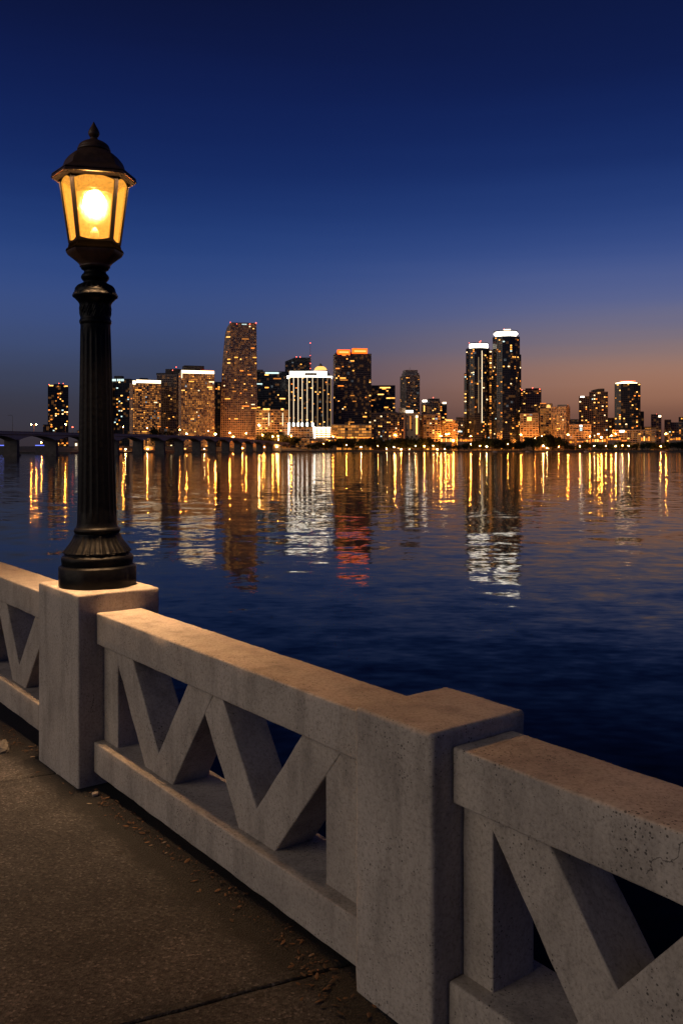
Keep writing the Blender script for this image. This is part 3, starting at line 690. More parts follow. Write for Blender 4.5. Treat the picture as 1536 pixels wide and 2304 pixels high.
class Tower:
    """a building thing; local frame: x to the right, -y towards the viewer, z up from its base"""
    def __init__(s, name, label, cat, px0, px1, D, theta=0.0, group=None):
        s.D = D; pc = (px0 + px1) / 2; X = at(pc, D); s.phi = math.atan2(X, D)
        s.wid = (px1 - px0) / F * D * math.cos(s.phi); s.px0, s.px1 = px0, px1
        s.theta = theta; zb = ground(X, D) - 1.0; s.zb = zb
        s.e = empty(name, (X, D, zb), -s.phi + theta); tag(s.e, label, cat, group); s.nw = 0
    def z(s, y): return hz(y, s.D) - s.zb
    def lx(s, px): return (px - (s.px0 + s.px1) / 2) / F * s.D * math.cos(s.phi)
    def rect(s, depth, side=0.0, x0=None, x1=None, yoff=0.0):
        """footprint; side = share of the projected width taken by the side face that theta turns to us"""
        wd = s.wid if x0 is None else (x1 - x0); xc = 0 if x0 is None else (x0 + x1) / 2
        if abs(s.theta) > 1e-4:
            wd_f = wd * (1 - side) / math.cos(s.theta); dp = max(4, wd * side / abs(math.sin(s.theta)))
        else: wd_f, dp = wd, depth
        return [(xc - wd_f / 2, -dp / 2 + yoff), (xc + wd_f / 2, -dp / 2 + yoff), (xc + wd_f / 2, dp / 2 + yoff), (xc - wd_f / 2, dp / 2 + yoff)]
    def body(s, fp, z0, z1, style, nlit_, cols, rnd, runs=False, topband=True, colbias=None, poly_top=None, zbias=None):
        st = STY[style]; G, Wl = MB(), MB(); nlit = round(nlit_ * (.80 if style in ('dark', 'darkbrown', 'grey') else .8))
        cx = sum(p[0] for p in fp) / len(fp); cy = sum(p[1] for p in fp) / len(fp)
        sz = min(max(p[0] for p in fp) - min(p[0] for p in fp), max(p[1] for p in fp) - min(p[1] for p in fp))
        def grow(o, k=None):
            base = fp if not poly_top or k is None else [(a[0] + (b[0] - a[0]) * k, a[1] + (b[1] - a[1]) * k) for a, b in zip(fp, poly_top)]
            return [(cx + (x - cx) * (1 + 2 * o / sz), cy + (y - cy) * (1 + 2 * o / sz)) for x, y in base]
        G.prism(fp, z0, z1, poly_top)
        nf = max(1, round((z1 - z0) / st['fh'])); fh = (z1 - z0) / nf; bh = fh * st['band']
        for i in range(nf + 1):
            za = z0 + i * fh - bh / 2; k = min(1, i / nf)
            if i == nf: Wl.prism(grow(st['out'], k), za, z1 + (1.6 if topband else .3))
            else: Wl.prism(grow(st['out'], k), max(z0, za), za + bh)
        cam2 = Vector((0, -1)); cam2.rotate(Matrix.Rotation(-s.theta, 2))
        cells = []
        n = len(fp)
        for e in range(n):
            a, b = Vector(fp[e]), Vector(fp[(e + 1) % n]); d = b - a; ln = d.length; d.normalize(); nr = Vector((d.y, -d.x))
            at_, bt_ = (Vector(poly_top[e]), Vector(poly_top[(e + 1) % n])) if poly_top else (a, b)
            nb = max(1, round(ln / st['bay'])); bw = ln / nb; ang = math.atan2(d.y, d.x)
            vis = nr.dot(cam2)
            for j in range(nb + 1):
                p = a.lerp(b, j / nb); q = at_.lerp(bt_, j / nb); o_ = st['out'] + .18; hw = st['fin'] / 2
                qs = [p - d * hw, p + d * hw, p + d * hw + nr * o_, p - d * hw + nr * o_]; qt = [q - d * hw, q + d * hw, q + d * hw + nr * o_, q - d * hw + nr * o_]
                Wl.prism([tuple(v) for v in qs], z0, z1 + .4, [tuple(v) for v in qt])
            if vis > .12:
                for j in range(nb):
                    for i in range(nf):
                        cells.append((e, j, i, a, b, at_, bt_, nb, bw, ang, nr, vis))
        s.nb = max(1, len(cells))
        G.build('glazing', st['glass'], s.e); Wl.build('wall', st['wall'], s.e)
        if not cells: return
        chosen = {}
        tries = 0
        while len(chosen) < min(nlit, len(cells) // 2, 96 - s.nw) and tries < 4000:
            tries += 1; c = rnd.choice(cells)
            if rnd.random() > c[11] + .15: continue
            if zbias and rnd.random() > zbias((c[2] + .5) / nf): continue
            if colbias and rnd.random() > colbias(c[0], (c[1] + .5) / c[7]): continue
            key = (c[0], c[1], c[2])
            if key in chosen: continue
            ck = rnd.choice(cols); ln = 1
            if runs and rnd.random() < .5: ln = rnd.choice((2, 2, 3, 4))
            ln = min(ln, c[7] - c[1]); chosen[key] = 1
            for q in range(1, ln): chosen[(c[0], c[1] + q, c[2])] = 1
            e, j, i, a, b, at_, bt_, nb, bw, ang, nr, vis = c
            kz = (i + .5) / nf; t = (j + ln / 2) / nb
            p = a.lerp(b, t).lerp(at_.lerp(bt_, t), kz) + nr * (.2 if ln == 1 else st['out'] + .3)
            z = z0 + (i + .5) * fh
            kk = rnd.uniform(.52, .85) if ln == 1 else .92
            box_part('lit_window', ck, s.e, p.x, p.y, z + rnd.uniform(-.3, .2), bw * ln * kk, .3, min(2.3, (fh - bh) * rnd.uniform(.62, .95)), ang)
            s.nw += 1
            if s.nw >= 96: break
    def block(s, name, mk, x0, x1, y0, y1, z0, z1):
        b_ = MB(); b_.box(x0, x1, y0, y1, z0, z1); return b_.build(name, M[mk] if isinstance(mk, str) else mk, s.e)
    def beacon(s, px, y, ly=0.0, r=1.1):
        o = link('beacon', BEACON, None, s.e); o.location = (s.lx(px), ly, s.z(y)); o.scale = (r, r, r); return o
bm = bmesh.new(); bmesh.ops.create_icosphere(bm, subdivisions=2, radius=1.0); BEACON = bpy.data.meshes.new('beacon'); bm.to_mesh(BEACON); bm.free(); BEACON.materials.append(M['beacon'])
BASE = -6.0
AMB = ['w_amber'] * 4 + ['w_gold'] * 3 + ['w_orange'] * 2 + ['w_dim'] * 4 + ['w_warmwhite']
RES = ['w_amber'] * 3 + ['w_gold'] * 3 + ['w_orange'] * 2 + ['w_dim'] * 3 + ['w_warmwhite'] * 2 + ['w_cool'] * 1
rn = random.Random(11)
BT = 'building'

# 1  lone tower behind the bridge, left
t = Tower('apartment_tower', 'lone dark tower standing behind the bridge, left of the lamp post', BT, 109, 154, 1900)
t.body(t.rect(30), BASE, t.z(868), 'dark', 46, RES, rn, topband=False)
t.block('roof_plant', 'roof_dark', t.lx(122), t.lx(146), -6, 8, t.z(868), t.z(864.5))
box_part('roof_light', 'w_gold', t.e, t.lx(116), -15.4, t.z(869), 8, .5, 2); box_part('roof_light', 'w_gold', t.e, t.lx(150), -15.4, t.z(869.5), 5, .5, 2)
for p in (111, 133, 143): t.beacon(p, 866 if p < 120 else 863, -5, .8)
t = Tower('low_block', 'low dark block at the foot of the lone dark tower', BT, 98, 112, 1880); t.body(t.rect(20), BASE, t.z(957), 'dark', 2, RES, rn)
# 2  sign tower just right of the lamp post
t = Tower('office_tower', 'dark tower with bluish white sign on its top edge beside lamp post', BT, 247, 301, 1850, R(-18))
t.body(t.rect(30, .18), BASE, t.z(855), 'dark', 40, RES + ['w_cool'] * 4, rn, runs=False, topband=True)
t.block('stair_shaft', STY['grey']['wall'], -t.wid * .42, -t.wid * .28, -t.wid * .5, -t.wid * .2, BASE, t.z(860))
t.block('penthouse', 'roof_dark', t.lx(258), t.lx(276), -4, 10, t.z(855) + 1.7, t.z(846))
for px, wd in ((253, 8), (262, 5.5), (266.5, 1.6), (271.5, 2.6), (275, 2.2), (279, 2.6), (283, 2.8)):
    box_part('sign_letter', 'crown_white' if px < 258 else 'w_cool', t.e, t.lx(px) / math.cos(t.theta), -t.wid * .30 - 2.0, t.z(856.5), wd, .6, 4.4)
# 3
t = Tower('office_tower', 'broad beige tower with one white light band, nearest the lamp post', BT, 293, 362, 1800, R(14))
t.body(t.rect(40, .10), BASE, t.z(865), 'beige', 62, AMB, rn, runs=True)
fw, dp = t.wid * .9 / math.cos(t.theta), t.wid * .10 / math.sin(t.theta)
box_part('crown_light', 'crown_warm', t.e, fw * .06, -dp / 2 - .4, t.z(859.5), fw * .88, .9, 5.6); box_part('crown_light', 'crown_warm', t.e, -fw * .46, -dp / 2 - .4, t.z(862.5), fw * .1, .9, 7)
t.block('penthouse', 'roof_dark', -fw * .45, fw * .48, -dp / 2 + .2, dp / 2, t.z(865) + 1.7, t.z(856)); t.block('roof_plant', 'roof_dark', -fw * .2, fw * .08, -3, 4, t.z(856), t.z(851))
# 4
t = Tower('office_tower', 'grey stepped tower squeezed between the two beige light-banded towers', BT, 354, 409, 1850, R(-16))
t.body(t.rect(40, .2), BASE, t.z(846), 'grey', 26, AMB, rn)
t.block('upper_step', 'roof_dark', -t.wid * .5, t.wid * .18, -10, 12, t.z(846) + 1.7, t.z(840)); t.block('penthouse', 'roof_dark', -t.wid * .12, t.wid * .45, -9, 12, t.z(846) + 1.7, t.z(831))
t.beacon(400, 827, -9, .9); t.beacon(392, 834, -9, .9)
# 5
t = Tower('office_tower', 'beige tower with bright band and red line along its roof edge', BT, 403, 482, 1780, R(10))
t.body(t.rect(44, .07), BASE, t.z(842), 'beige', 78, AMB, rn, runs=True)
fw, dp = t.wid * .93 / math.cos(t.theta), t.wid * .07 / math.sin(t.theta)
box_part('crown_light', 'crown_warm', t.e, 0, -dp / 2 - .4, t.z(838.5), fw * .99, .9, 5.6); box_part('crown_light', 'crown_red', t.e, fw * .3, -dp / 2 - .2, t.z(834.7), fw * .36, .9, 1.1)
box_part('crown_light', 'strip', t.e, -fw * .485, -dp / 2 - .5, t.z(846), 2.4, .9, 12)
t.block('penthouse', 'roof_dark', -fw * .4, fw * .2, -dp / 2 + 3, dp / 2, t.z(842), t.z(824)); t.block('roof_parapet', 'roof_dark', -fw * .49, fw * .49, -dp / 2 + .5, dp / 2, t.z(842) + 1.7, t.z(834.5))
# 6
t = Tower('slab_tower', 'narrow unlit dark slab left of the tallest tower', BT, 480, 500, 1990); t.body(t.rect(30), BASE, t.z(862), 'dark', 8, AMB, rn)
# 7 tallest, curved corner
t = Tower('skyscraper', 'tallest brown skyscraper with a curved shoulder and red roof lights', 'skyscraper', 497, 577, 1820)
wd = t.wid / 2; lx = t.lx
zz = [t.z(990) * 0 + BASE, t.z(905), t.z(830), t.z(775), t.z(752), t.z(740), t.z(731)]; xl = [497, 498, 501, 505.5, 508.5, 512, 518]; xr = [577.5, 577.2, 577, 576.5, 576.3, 576, 576]
for i in range(6):
    f0 = [(lx(xl[i]), -18), (lx(519), -24), (lx(xr[i]), -22), (lx(xr[i]), 18), (lx(xl[i]), 18)]; f1 = [(lx(xl[i + 1]), -18), (lx(519), -24), (lx(xr[i + 1]), -22), (lx(xr[i + 1]), 18), (lx(xl[i + 1]), 18)]
    t.body(f0, zz[i], zz[i + 1], 'brown', (24, 26, 18, 7, 2, 2)[i], AMB, rn, runs=True, topband=(i == 5), poly_top=f1)
box_part('roof_sign', 'w_cool', t.e, lx(549.5), -22.9, t.z(733), 9, .6, 1.8)
for p in (519, 533, 562, 575.5): t.beacon(p, 729.5 if p in (519, 575.5) else 732.5, -22.6, 1.15)
# 8
t = Tower('glass_tower', 'black glass tower with a pale green light bar near its roof', BT, 577, 642, 1930); t.body(t.rect(40), BASE, t.z(839), 'dark', 34, AMB + ['w_cool'], rn, runs=True)
t.block('penthouse', 'roof_dark', t.lx(577), t.lx(592), -18, 15, t.z(839) + 1.7, t.z(833.5)); box_part('light_bar', 'w_cool', t.e, t.lx(612), -20.6, t.z(841), 29, .6, 3.4)
# hotel in front of 8
t = Tower('hotel', 'low beige hotel with lit balconies right of the tallest skyscraper', 'hotel', 577, 648, 1790); t.body(t.rect(24), BASE, t.z(924), 'hotel', 22, AMB, rn, runs=False)
for p, q in ((595.5, 6), (603.5, 6), (635, 5)): box_part('roof_light', 'w_gold', t.e, t.lx(p), -12.6, t.z(921.5), q, .6, 3.5)
for p in (605, 636): box_part('stair_light', 'strip', t.e, t.lx(p), -12.9, t.z(944), 1.6, .4, 26)
# 9
t = Tower('glass_tower', 'dark glass tower with a slanted roof behind the white-crowned tower', BT, 642, 698, 2000)
t.body(t.rect(44), BASE, t.z(816), 'dark', 14, AMB, rn, topband=False)
mb = MB(); mb.prism([(-t.wid / 2, -22), (t.wid / 2, -22), (t.wid / 2, 22), (-t.wid / 2, 22)], t.z(816), t.z(815.5)); v0 = len(mb.v)
mb.add([(-t.wid / 2, -22, t.z(815.5)), (-t.wid * .12, -22, t.z(806.5)), (t.wid / 2, -22, t.z(806.5)), (t.wid / 2, -22, t.z(815.5)), (-t.wid / 2, 22, t.z(815.5)), (-t.wid * .12, 22, t.z(806.5)), (t.wid / 2, 22, t.z(806.5)), (t.wid / 2, 22, t.z(815.5))],
       [(3, 2, 1, 0), (4, 5, 6, 7), (0, 1, 5, 4), (1, 2, 6, 5), (2, 3, 7, 6)])
mb.build('slanted_roof', STY['dark']['wall'], t.e); t.beacon(667, 805, -20, 1); t.beacon(675, 805.5, -20, 1)
# antenna
X = at(698, 1960); zb = ground(X, 1960)
t = empty('radio_mast', (X, 1960, zb)); tag(t, 'thin red-lit lattice radio mast behind the white-crowned tower', 'radio mast')
mb = MB(); z1, z2, z3 = hz(838, 1960) - zb, hz(800, 1960) - zb, hz(772, 1960) - zb
for q in range(4):
    sxx, syy = ((-1, -1), (1, -1), (1, 1), (-1, 1))[q]; mb.tube((sxx * 6, syy * 6, 0), (sxx * 2.0, syy * 2.0, z1), .5, .4, 5); mb.tube((sxx * 2.0, syy * 2.0, z1), (sxx * .7, syy * .7, z2), .4, .3, 5)
for q in range(26):
    za, zc = z1 * .55 + (z2 - z1 * .55) * q / 26, z1 * .55 + (z2 - z1 * .55) * (q + 1) / 26; r_ = 3.6 - 2.9 * q / 26; mb.tube((-r_, -r_, za), (r_ * .95, -r_ * .95, zc), .22, .22, 4)
mb.tube((0, 0, z2 - 4), (0, 0, z3), .55, .3, 6); mb.build('lattice', simple('mast_red_paint', (.30, .10, .08), .6), t)
for y_, r_ in ((772, 1.0), (818, 1.0), (829, .8), (800, .6)):
    o = link('beacon', BEACON, None, t); o.location = (0, -1.5, hz(y_, 1960) - zb); o.scale = (r_,) * 3
# 10 white-lit tower
t = Tower('hotel_tower', 'black tower with white light columns, white crown and amber dome', 'tower', 647, 747, 1800)
lx = t.lx; d = 22
fp = [(lx(650), -d), (lx(703), -d - 3), (lx(745), -d + 6), (lx(745), d), (lx(650), d)]
t.body(fp, t.z(961), t.z(846), 'dark', 46, AMB + ['w_orange'], rn, topband=False)
fp2 = [(lx(651), -d + 3), (lx(703), -d), (lx(744), -d + 8), (lx(744), d - 3), (lx(651), d - 3)]
t.body(fp2, BASE, t.z(961), 'hotel', 5, AMB, rn, topband=False)
for i, p in enumerate((651, 661, 671, 680, 691, 703)):
    yy = -d - 3 * (p - 650) / 53 - .8
    box_part('light_column', 'strip', t.e, lx(p), yy, (t.z(846) + t.z(952)) / 2, 1.15, .9, t.z(846) - t.z(952))
    o = link('column_lamp', None, None, t.e) if False else box_part('column_lamp', 'crown_white', t.e, lx(p), yy - .4, t.z(956), 3.6, 1.2, 7)
for p in (714, 726, 736, 744):
    yy = -d - 3 + 9 * (p - 703) / 42 - .8; box_part('light_column', 'strip_dim', t.e, lx(p), yy, (t.z(846) + t.z(960)) / 2, 1.2, .9, t.z(846) - t.z(960))
mb = MB(); mb.tube((lx(651.5), -d - 1, t.z(957)), (lx(649), -d - 1, t.z(979)), 1.4, 1.2, 6); mb.build('lit_leg', M['crown_white'], t.e)
mb = MB(); mb.tube((lx(705.5), -d - 4.2, t.z(960)), (lx(708), -d - 4.2, t.z(986)), 1.5, 1.2, 6); mb.build('lit_leg', M['crown_white'], t.e)
mb = MB(); mb.prism([(lx(646), -d - 2), (lx(703), -d - 5), (lx(747), -d + 4), (lx(747), d), (lx(646), d)], t.z(850.5), t.z(848), None); mb.build('cornice', M['crown_white'], t.e)
mb = MB(); mb.prism([(lx(652), -d + 2), (lx(703), -d - 1), (lx(735), -d + 7), (lx(735), d), (lx(652), d)], t.z(848), t.z(837.5)); mb.build('crown', M['crown_white'], t.e)
mb = MB(); mb.prism([(lx(685), -d - 2.6), (lx(703), -d - 3.6), (lx(713), -d - .8), (lx(713), d), (lx(685), d)], t.z(847.2), t.z(841)); mb.build('crown_louvre', STY['grey']['wall'], t.e)
mb = MB(); mb.prism([(lx(735), -d + 8), (lx(744), -d + 9), (lx(744), d), (lx(735), d)], t.z(848), t.z(840), [(lx(735), -d + 8), (lx(739), -d + 9), (lx(739), d), (lx(735), d)]); mb.build('crown_shoulder', M['roof_dark'], t.e)
dc = lx(721)
mb = MB(); mb.prism([(dc - 13.5, -14), (dc + 13.5, -14), (dc + 13.5, 12), (dc - 13.5, 12)], t.z(837.5), t.z(834)); mb.build('dome_base', STY['brown']['wall'], t.e)
mb = MB(); mb.loft([[Vector((dc + r_ * math.cos(a), r_ * .9 * math.sin(a), t.z(y_))) for a in [i * math.pi / 8 for i in range(16)]] for y_, r_ in ((834, 13.2), (830, 12), (827, 10), (824.5, 6.5))]); mb.build('lit_dome', M['crown_amber'], t.e)
mb = MB(); mb.loft([[Vector((dc + r_ * math.cos(a), r_ * math.sin(a), t.z(y_))) for a in [i * math.pi / 4 for i in range(8)]] for y_, r_ in ((825, 5.5), (817, .3))]); mb.build('dome_spire', M['roof_dark'], t.e)
M['white_podium'] = None
for i in range(5): box_part('podium_light', 'crown_warm' if i else 'crown_white', t.e, lx(726), -d - 1.0 + 2, t.z(963 + i * 4.9), 32, 3.5, 2.0)
for i in range(4): box_part('podium_pier', 'w_dim', t.e, lx(712 + i * 10.5), -d - 1.4 + 2, t.z(973), 1.5, 4.4, 22)
# 11 red-crowned tower
t = Tower('office_tower', 'dark brown grid tower with glowing red and orange roof boxes', BT, 750, 834, 1830, R(8))
t.body(t.rect(44, .06), t.z(957), t.z(799), 'darkbrown', 66, AMB, rn, runs=True)
fw, dp = t.wid * .94 / math.cos(t.theta), t.wid * .06 / math.sin(t.theta)
box_part('lit_roof_box', 'crown_red', t.e, t.lx(770.5), -dp / 2 + 4, t.z(794.5), 25, 14, 9.5); box_part('lit_roof_box', 'crown_red', t.e, t.lx(807), -dp / 2 + 6, t.z(791.5), 30, 14, 10.5)
box_part('roof_light', 'crown_amber', t.e, t.lx(770.5), -dp / 2 - 3.6, t.z(795), 19, 1, 2.6); box_part('roof_light', 'crown_amber', t.e, t.lx(807), -dp / 2 - 1.6, t.z(792), 24, 1, 2.8)
t.block('roof_plant', 'roof_dark', t.lx(796), t.lx(803), -2, 6, t.z(791), t.z(783)); t.block('roof_plant', 'roof_dark', t.lx(757), t.lx(826), 2, 14, t.z(799), t.z(792))
t2 = Tower('podium_block', 'orange-lit open podium at the foot of the red-crowned tower', BT, 747, 835, 1800); t2.body(t2.rect(30), BASE, t2.z(957), 'podium', 16, ['w_gold', 'w_amber', 'w_orange'], rn, runs=True)
t.body([(-fw * .48, -dp * .4), (fw * .48, -dp * .4), (fw * .48, dp * .4), (-fw * .48, dp * .4)], BASE, t.z(957), 'darkbrown', 0, AMB, rn)
# 13
t = Tower('office_block', 'dark glass block with a gold light bar, right of the red-crowned tower', BT, 834, 888, 1890); t.body(t.rect(36), BASE, t.z(870), 'dark', 62, AMB, rn, runs=True)
box_part('light_bar', 'w_gold', t.e, t.lx(866), -18.6, t.z(873.5), 22, .6, 2.2)
# 14
t = Tower('apartment_block', 'low dark apartment block in front of the gold-barred glass block', BT, 836, 912, 1800); t.body(t.rect(28), BASE, t.z(931), 'darkbrown', 36, RES, rn)
mb = MB(); mb.prism([(t.lx(855), -14), (t.lx(900), -14), (t.lx(900), 14), (t.lx(855), 14)], t.z(931), t.z(925), [(t.lx(864), -8), (t.lx(886), -8), (t.lx(886), 8), (t.lx(864), 8)]); mb.build('hip_roof', M['roof_dark'], t.e)
# 15
t = Tower('apartment_tower', 'slim grey stepped tower with notched top near picture centre', BT, 900, 943, 2050, R(14)); t.body(t.rect(30, .3), BASE, t.z(847), 'grey', 40, AMB, rn)
t.block('upper_step', STY['grey']['wall'], -t.wid * .36, t.wid * .40, -16, 14, t.z(847) + 1.7, t.z(840)); t.block('crown_block', STY['grey']['wall'], -t.wid * .30, t.wid * .34, -14, 14, t.z(840), t.z(833.5))
mb = MB(); mb.tube((0, 0, t.z(834)), (0, 0, t.z(826)), .5, .25, 5); mb.build('antenna', M['pole'], t.e)
# 16
t = Tower('lit_block', 'bright orange-lit plain block with a white roof sign', BT, 911, 941, 1790); t.body(t.rect(24), BASE, t.z(931), 'plain', 0, AMB, rn)
t.block('roof_plant', STY['plain']['wall'], t.lx(897), t.lx(912), -6, 8, t.z(978), t.z(918)); box_part('roof_sign', 'crown_white', t.e, t.lx(920.5), -12.4, t.z(926.5), 14, .8, 4.6)
box_part('window_strip', 'dark_glass_strip' if False else 'w_dim', t.e, t.lx(923), -12.9, t.z(951), 2.4, .3, 26); box_part('light_strip', 'w_gold', t.e, t.lx(937), -12.9, t.z(956), 3.0, .5, 38); box_part('light_strip', 'crown_warm', t.e, t.lx(937), -13.1, t.z(938), 4.0, .5, 3.5)
# 17
t = Tower('apartment_tower', 'round-shouldered dark tower with two small white-lit corner caps', BT, 946, 1004, 1960)
t.body([(t.lx(948), -14), (t.lx(976), -18), (t.lx(989), -16), (t.lx(989), 14), (t.lx(948), 14)], BASE, t.z(904), 'grey', 20, AMB, rn)
t.body([(t.lx(989), -13), (t.lx(1004), -11), (t.lx(1004), 12), (t.lx(989), 12)], BASE, t.z(910), 'dark', 14, AMB, rn)
t.block('crown_block', 'roof_dark', t.lx(962), t.lx(988), -12, 12, t.z(904) + 1.7, t.z(897.5)); box_part('cap_light', 'crown_white', t.e, t.lx(955), -16, t.z(903), 9, 3, 4); box_part('cap_light', 'crown_warm', t.e, t.lx(999), -13, t.z(907.5), 8, 3, 3.5)
box_part('stair_light', 'w_gold', t.e, t.lx(954), -16.2, t.z(920), 2.2, .5, 13); t.beacon(974, 895, -8, 1)
# 18
t = Tower('balcony_block', 'beige balcony block below the round-shouldered tower', BT, 943, 990, 1810, R(12)); t.body(t.rect(24, .2), BASE, t.z(935), 'hotel', 14, AMB, rn)
# 19
t = Tower('round_pavilion_block', 'low round-topped building with a glowing cornice, left of the twin towers', BT, 990, 1028, 1830)
mb = MB(); rr_ = t.wid / 2
t.body([(rr_ * .8 * math.cos(a), rr_ * .6 * math.sin(a)) for a in [i * math.pi / 6 for i in range(12)]], BASE, t.z(948), 'hotel', 8, AMB, rn)
box_part('cornice_light', 'crown_amber', t.e, t.lx(1010), -rr_ * .62, t.z(946), 14, 2, 3.6); t.body([(rr_ * .5, -7), (rr_, -6), (rr_, 6), (rr_ * .5, 6)], BASE, t.z(955), 'hotel', 3, AMB, rn)
# 20
t = Tower('apartment_block', 'small dim apartment block at the left foot of the twin towers', BT, 1026, 1046, 1880); t.body(t.rect(20), BASE, t.z(940), 'grey', 10, RES, rn); box_part('sign', 'w_cool', t.e, t.lx(1033), -10.8, t.z(971), 11, .5, 3)
# 21 / 22 twin towers
def lobed(t, x0, x1, d):
    a, b = t.lx(x0), t.lx(x1); w_ = b - a
    return [(a, -d * .35), (a + w_ * .14, -d * .72), (a + w_ * .36, -d), (a + w_ * .64, -d), (a + w_ * .86, -d * .72), (b, -d * .35), (b, d * .6), (a, d * .6)]
t = Tower('apartment_tower', 'shorter of the two white-crowned residential twin towers', 'tower', 1044, 1106, 1850); lx = t.lx
t.body(lobed(t, 1048, 1100, 24), BASE, t.z(787), 'dark', 52, RES, rn, colbias=lambda e, k: 1 if e in (1, 3) else .35)
t.body([(lx(1044), -10), (lx(1049), -12), (lx(1049), 10), (lx(1044), 10)], BASE, t.z(842), 'dark', 8, RES, rn)
t.body([(lx(1098.5), -8), (lx(1106), -6), (lx(1106), 10), (lx(1098.5), 10)], BASE, t.z(790), 'hotel', 16, AMB, rn)
for p, a, b, s_ in ((1083.5, 792, 952, 'strip'), (1076, 806, 930, 'strip_dim')): box_part('light_column', s_, t.e, lx(p), -23.8, (t.z(a) + t.z(b)) / 2, 1.5, 1, t.z(a) - t.z(b))
mb = MB()
def cyl(cx_, cy_, r_, z0, z1, ky=.8, n=28): 
    b_ = MB(); b_.loft([[Vector((cx_ + r_ * math.cos(a), cy_ + ky * r_ * math.sin(a), z)) for a in [i * 2 * math.pi / n for i in range(n)]] for z in (z0, z1)]); return b_
cyl(lx(1076), -2, lx(1097) - lx(1076), t.z(786), t.z(775)).build('crown_light', M['crown_white'], t.e); cyl(lx(1076), -2, lx(1098) - lx(1076), t.z(774.6), t.z(772.6)).build('crown_roof', M['roof_dark'], t.e); cyl(lx(1076), -2, lx(1098) - lx(1076), t.z(781.2), t.z(780.2)).build('crown_rim', M['crown_warm'], t.e)
mb.tube((lx(1079), 0, t.z(773)), (lx(1081), 0, t.z(766)), .8, .3, 5); mb.build('antenna', M['beacon'], t.e); t.beacon(1055, 772, -4, .8); t.beacon(1078, 770, -6, .9)
t = Tower('apartment_tower', 'taller of the two white-crowned residential twin towers', 'tower', 1106, 1170, 1840); lx = t.lx
t.body(lobed(t, 1108, 1168, 26), BASE, t.z(761), 'dark', 66, RES, rn, colbias=lambda e, k: 1 if e in (1, 3, 4) else .4)
t.body([(lx(1166), -9), (lx(1171), -8), (lx(1171), 10), (lx(1166), 10)], BASE, t.z(801), 'dark', 6, RES, rn); t.body([(lx(1105), -9), (lx(1110), -9), (lx(1110), 10), (lx(1105), 10)], BASE, t.z(842), 'dark', 5, RES, rn)
cyl(lx(1137), -2, lx(1161) - lx(1137), t.z(760), t.z(748)).build('crown_light', M['crown_white'], t.e); cyl(lx(1137), -2, lx(1164) - lx(1137), t.z(747.6), t.z(745.6)).build('crown_roof', M['roof_dark'], t.e); cyl(lx(1137), -2, lx(1164) - lx(1137), t.z(753.4), t.z(750.4)).build('crown_rim', M['crown_white'], t.e)
box_part('roof_light', 'crown_warm', t.e, lx(1140), -18, t.z(745), 14, 3, 2.4); t.beacon(1133, 742.5, -10, 1.1)
# 23
t = Tower('apartment_tower', 'mid-height dark tower with red corner lights right of the twin towers', BT, 1171, 1216, 1900); t.body(t.rect(30), BASE, t.z(880), 'grey', 34, AMB, rn); t.block('crown_block', 'roof_dark', t.lx(1181), t.lx(1215), -14, 13, t.z(880) + 1.7, t.z(874.5))
for p, y_ in ((1173, 878), (1197, 874), (1213, 877)): t.beacon(p, y_, -15.4, 1.1)
t = Tower('lit_block', 'warm-lit low block in front of the red-lit mid-height tower', BT, 1170, 1210, 1820); t.body(t.rect(24), BASE, t.z(932), 'hotel', 8, AMB, rn); box_part('lit_sign', 'w_gold', t.e, t.lx(1190), -12.9, t.z(943), 9, .5, 8)
# 24
t = Tower('apartment_block', 'slim block with a dome-lit corner turret beside the red-lit tower', BT, 1214, 1241, 1870); t.body(t.rect(22), BASE, t.z(910), 'hotel', 5, AMB, rn)
mb = MB(); mb.loft([[Vector((t.lx(1233) + r_ * math.cos(a), -9 + r_ * math.sin(a), t.z(y_))) for a in [i * math.pi / 6 for i in range(12)]] for y_, r_ in ((918, 5), (914, 4.5), (911, 2.6), (908, .6))]); mb.build('turret_dome', M['crown_amber'], t.e); box_part('roof_light', 'w_orange', t.e, t.lx(1221), -11.5, t.z(908), 12, .5, 1)
# 25
t = Tower('apartment_block', 'beige apartment block with many lit rooms, right of the dome-lit turret', BT, 1239, 1281, 1860, R(-14)); t.body(t.rect(26, .22), BASE, t.z(917), 'beige', 24, AMB, rn); t.block('roof_step', STY['beige']['wall'], -t.wid * .12, t.wid * .42, -8, 9, t.z(917) + 1.7, t.z(911))
t = Tower('low_block', 'dark low block behind the pale low hall', BT, 1279, 1304, 2000); t.body(t.rect(20), BASE, t.z(945), 'grey', 5, AMB, rn)
t = Tower('low_hall', 'pale low hall with a white light in front of the stepped twin slabs', BT, 1281, 1327, 1830); t.body(t.rect(22), BASE, t.z(957), 'hotel', 3, ['w_dim'], rn)
for y_ in (958.5, 964, 968): box_part('sign_light', 'w_cool' if y_ > 960 else 'crown_white', t.e, t.lx(1306), -11.8, t.z(y_), 5, .5, 2.6)
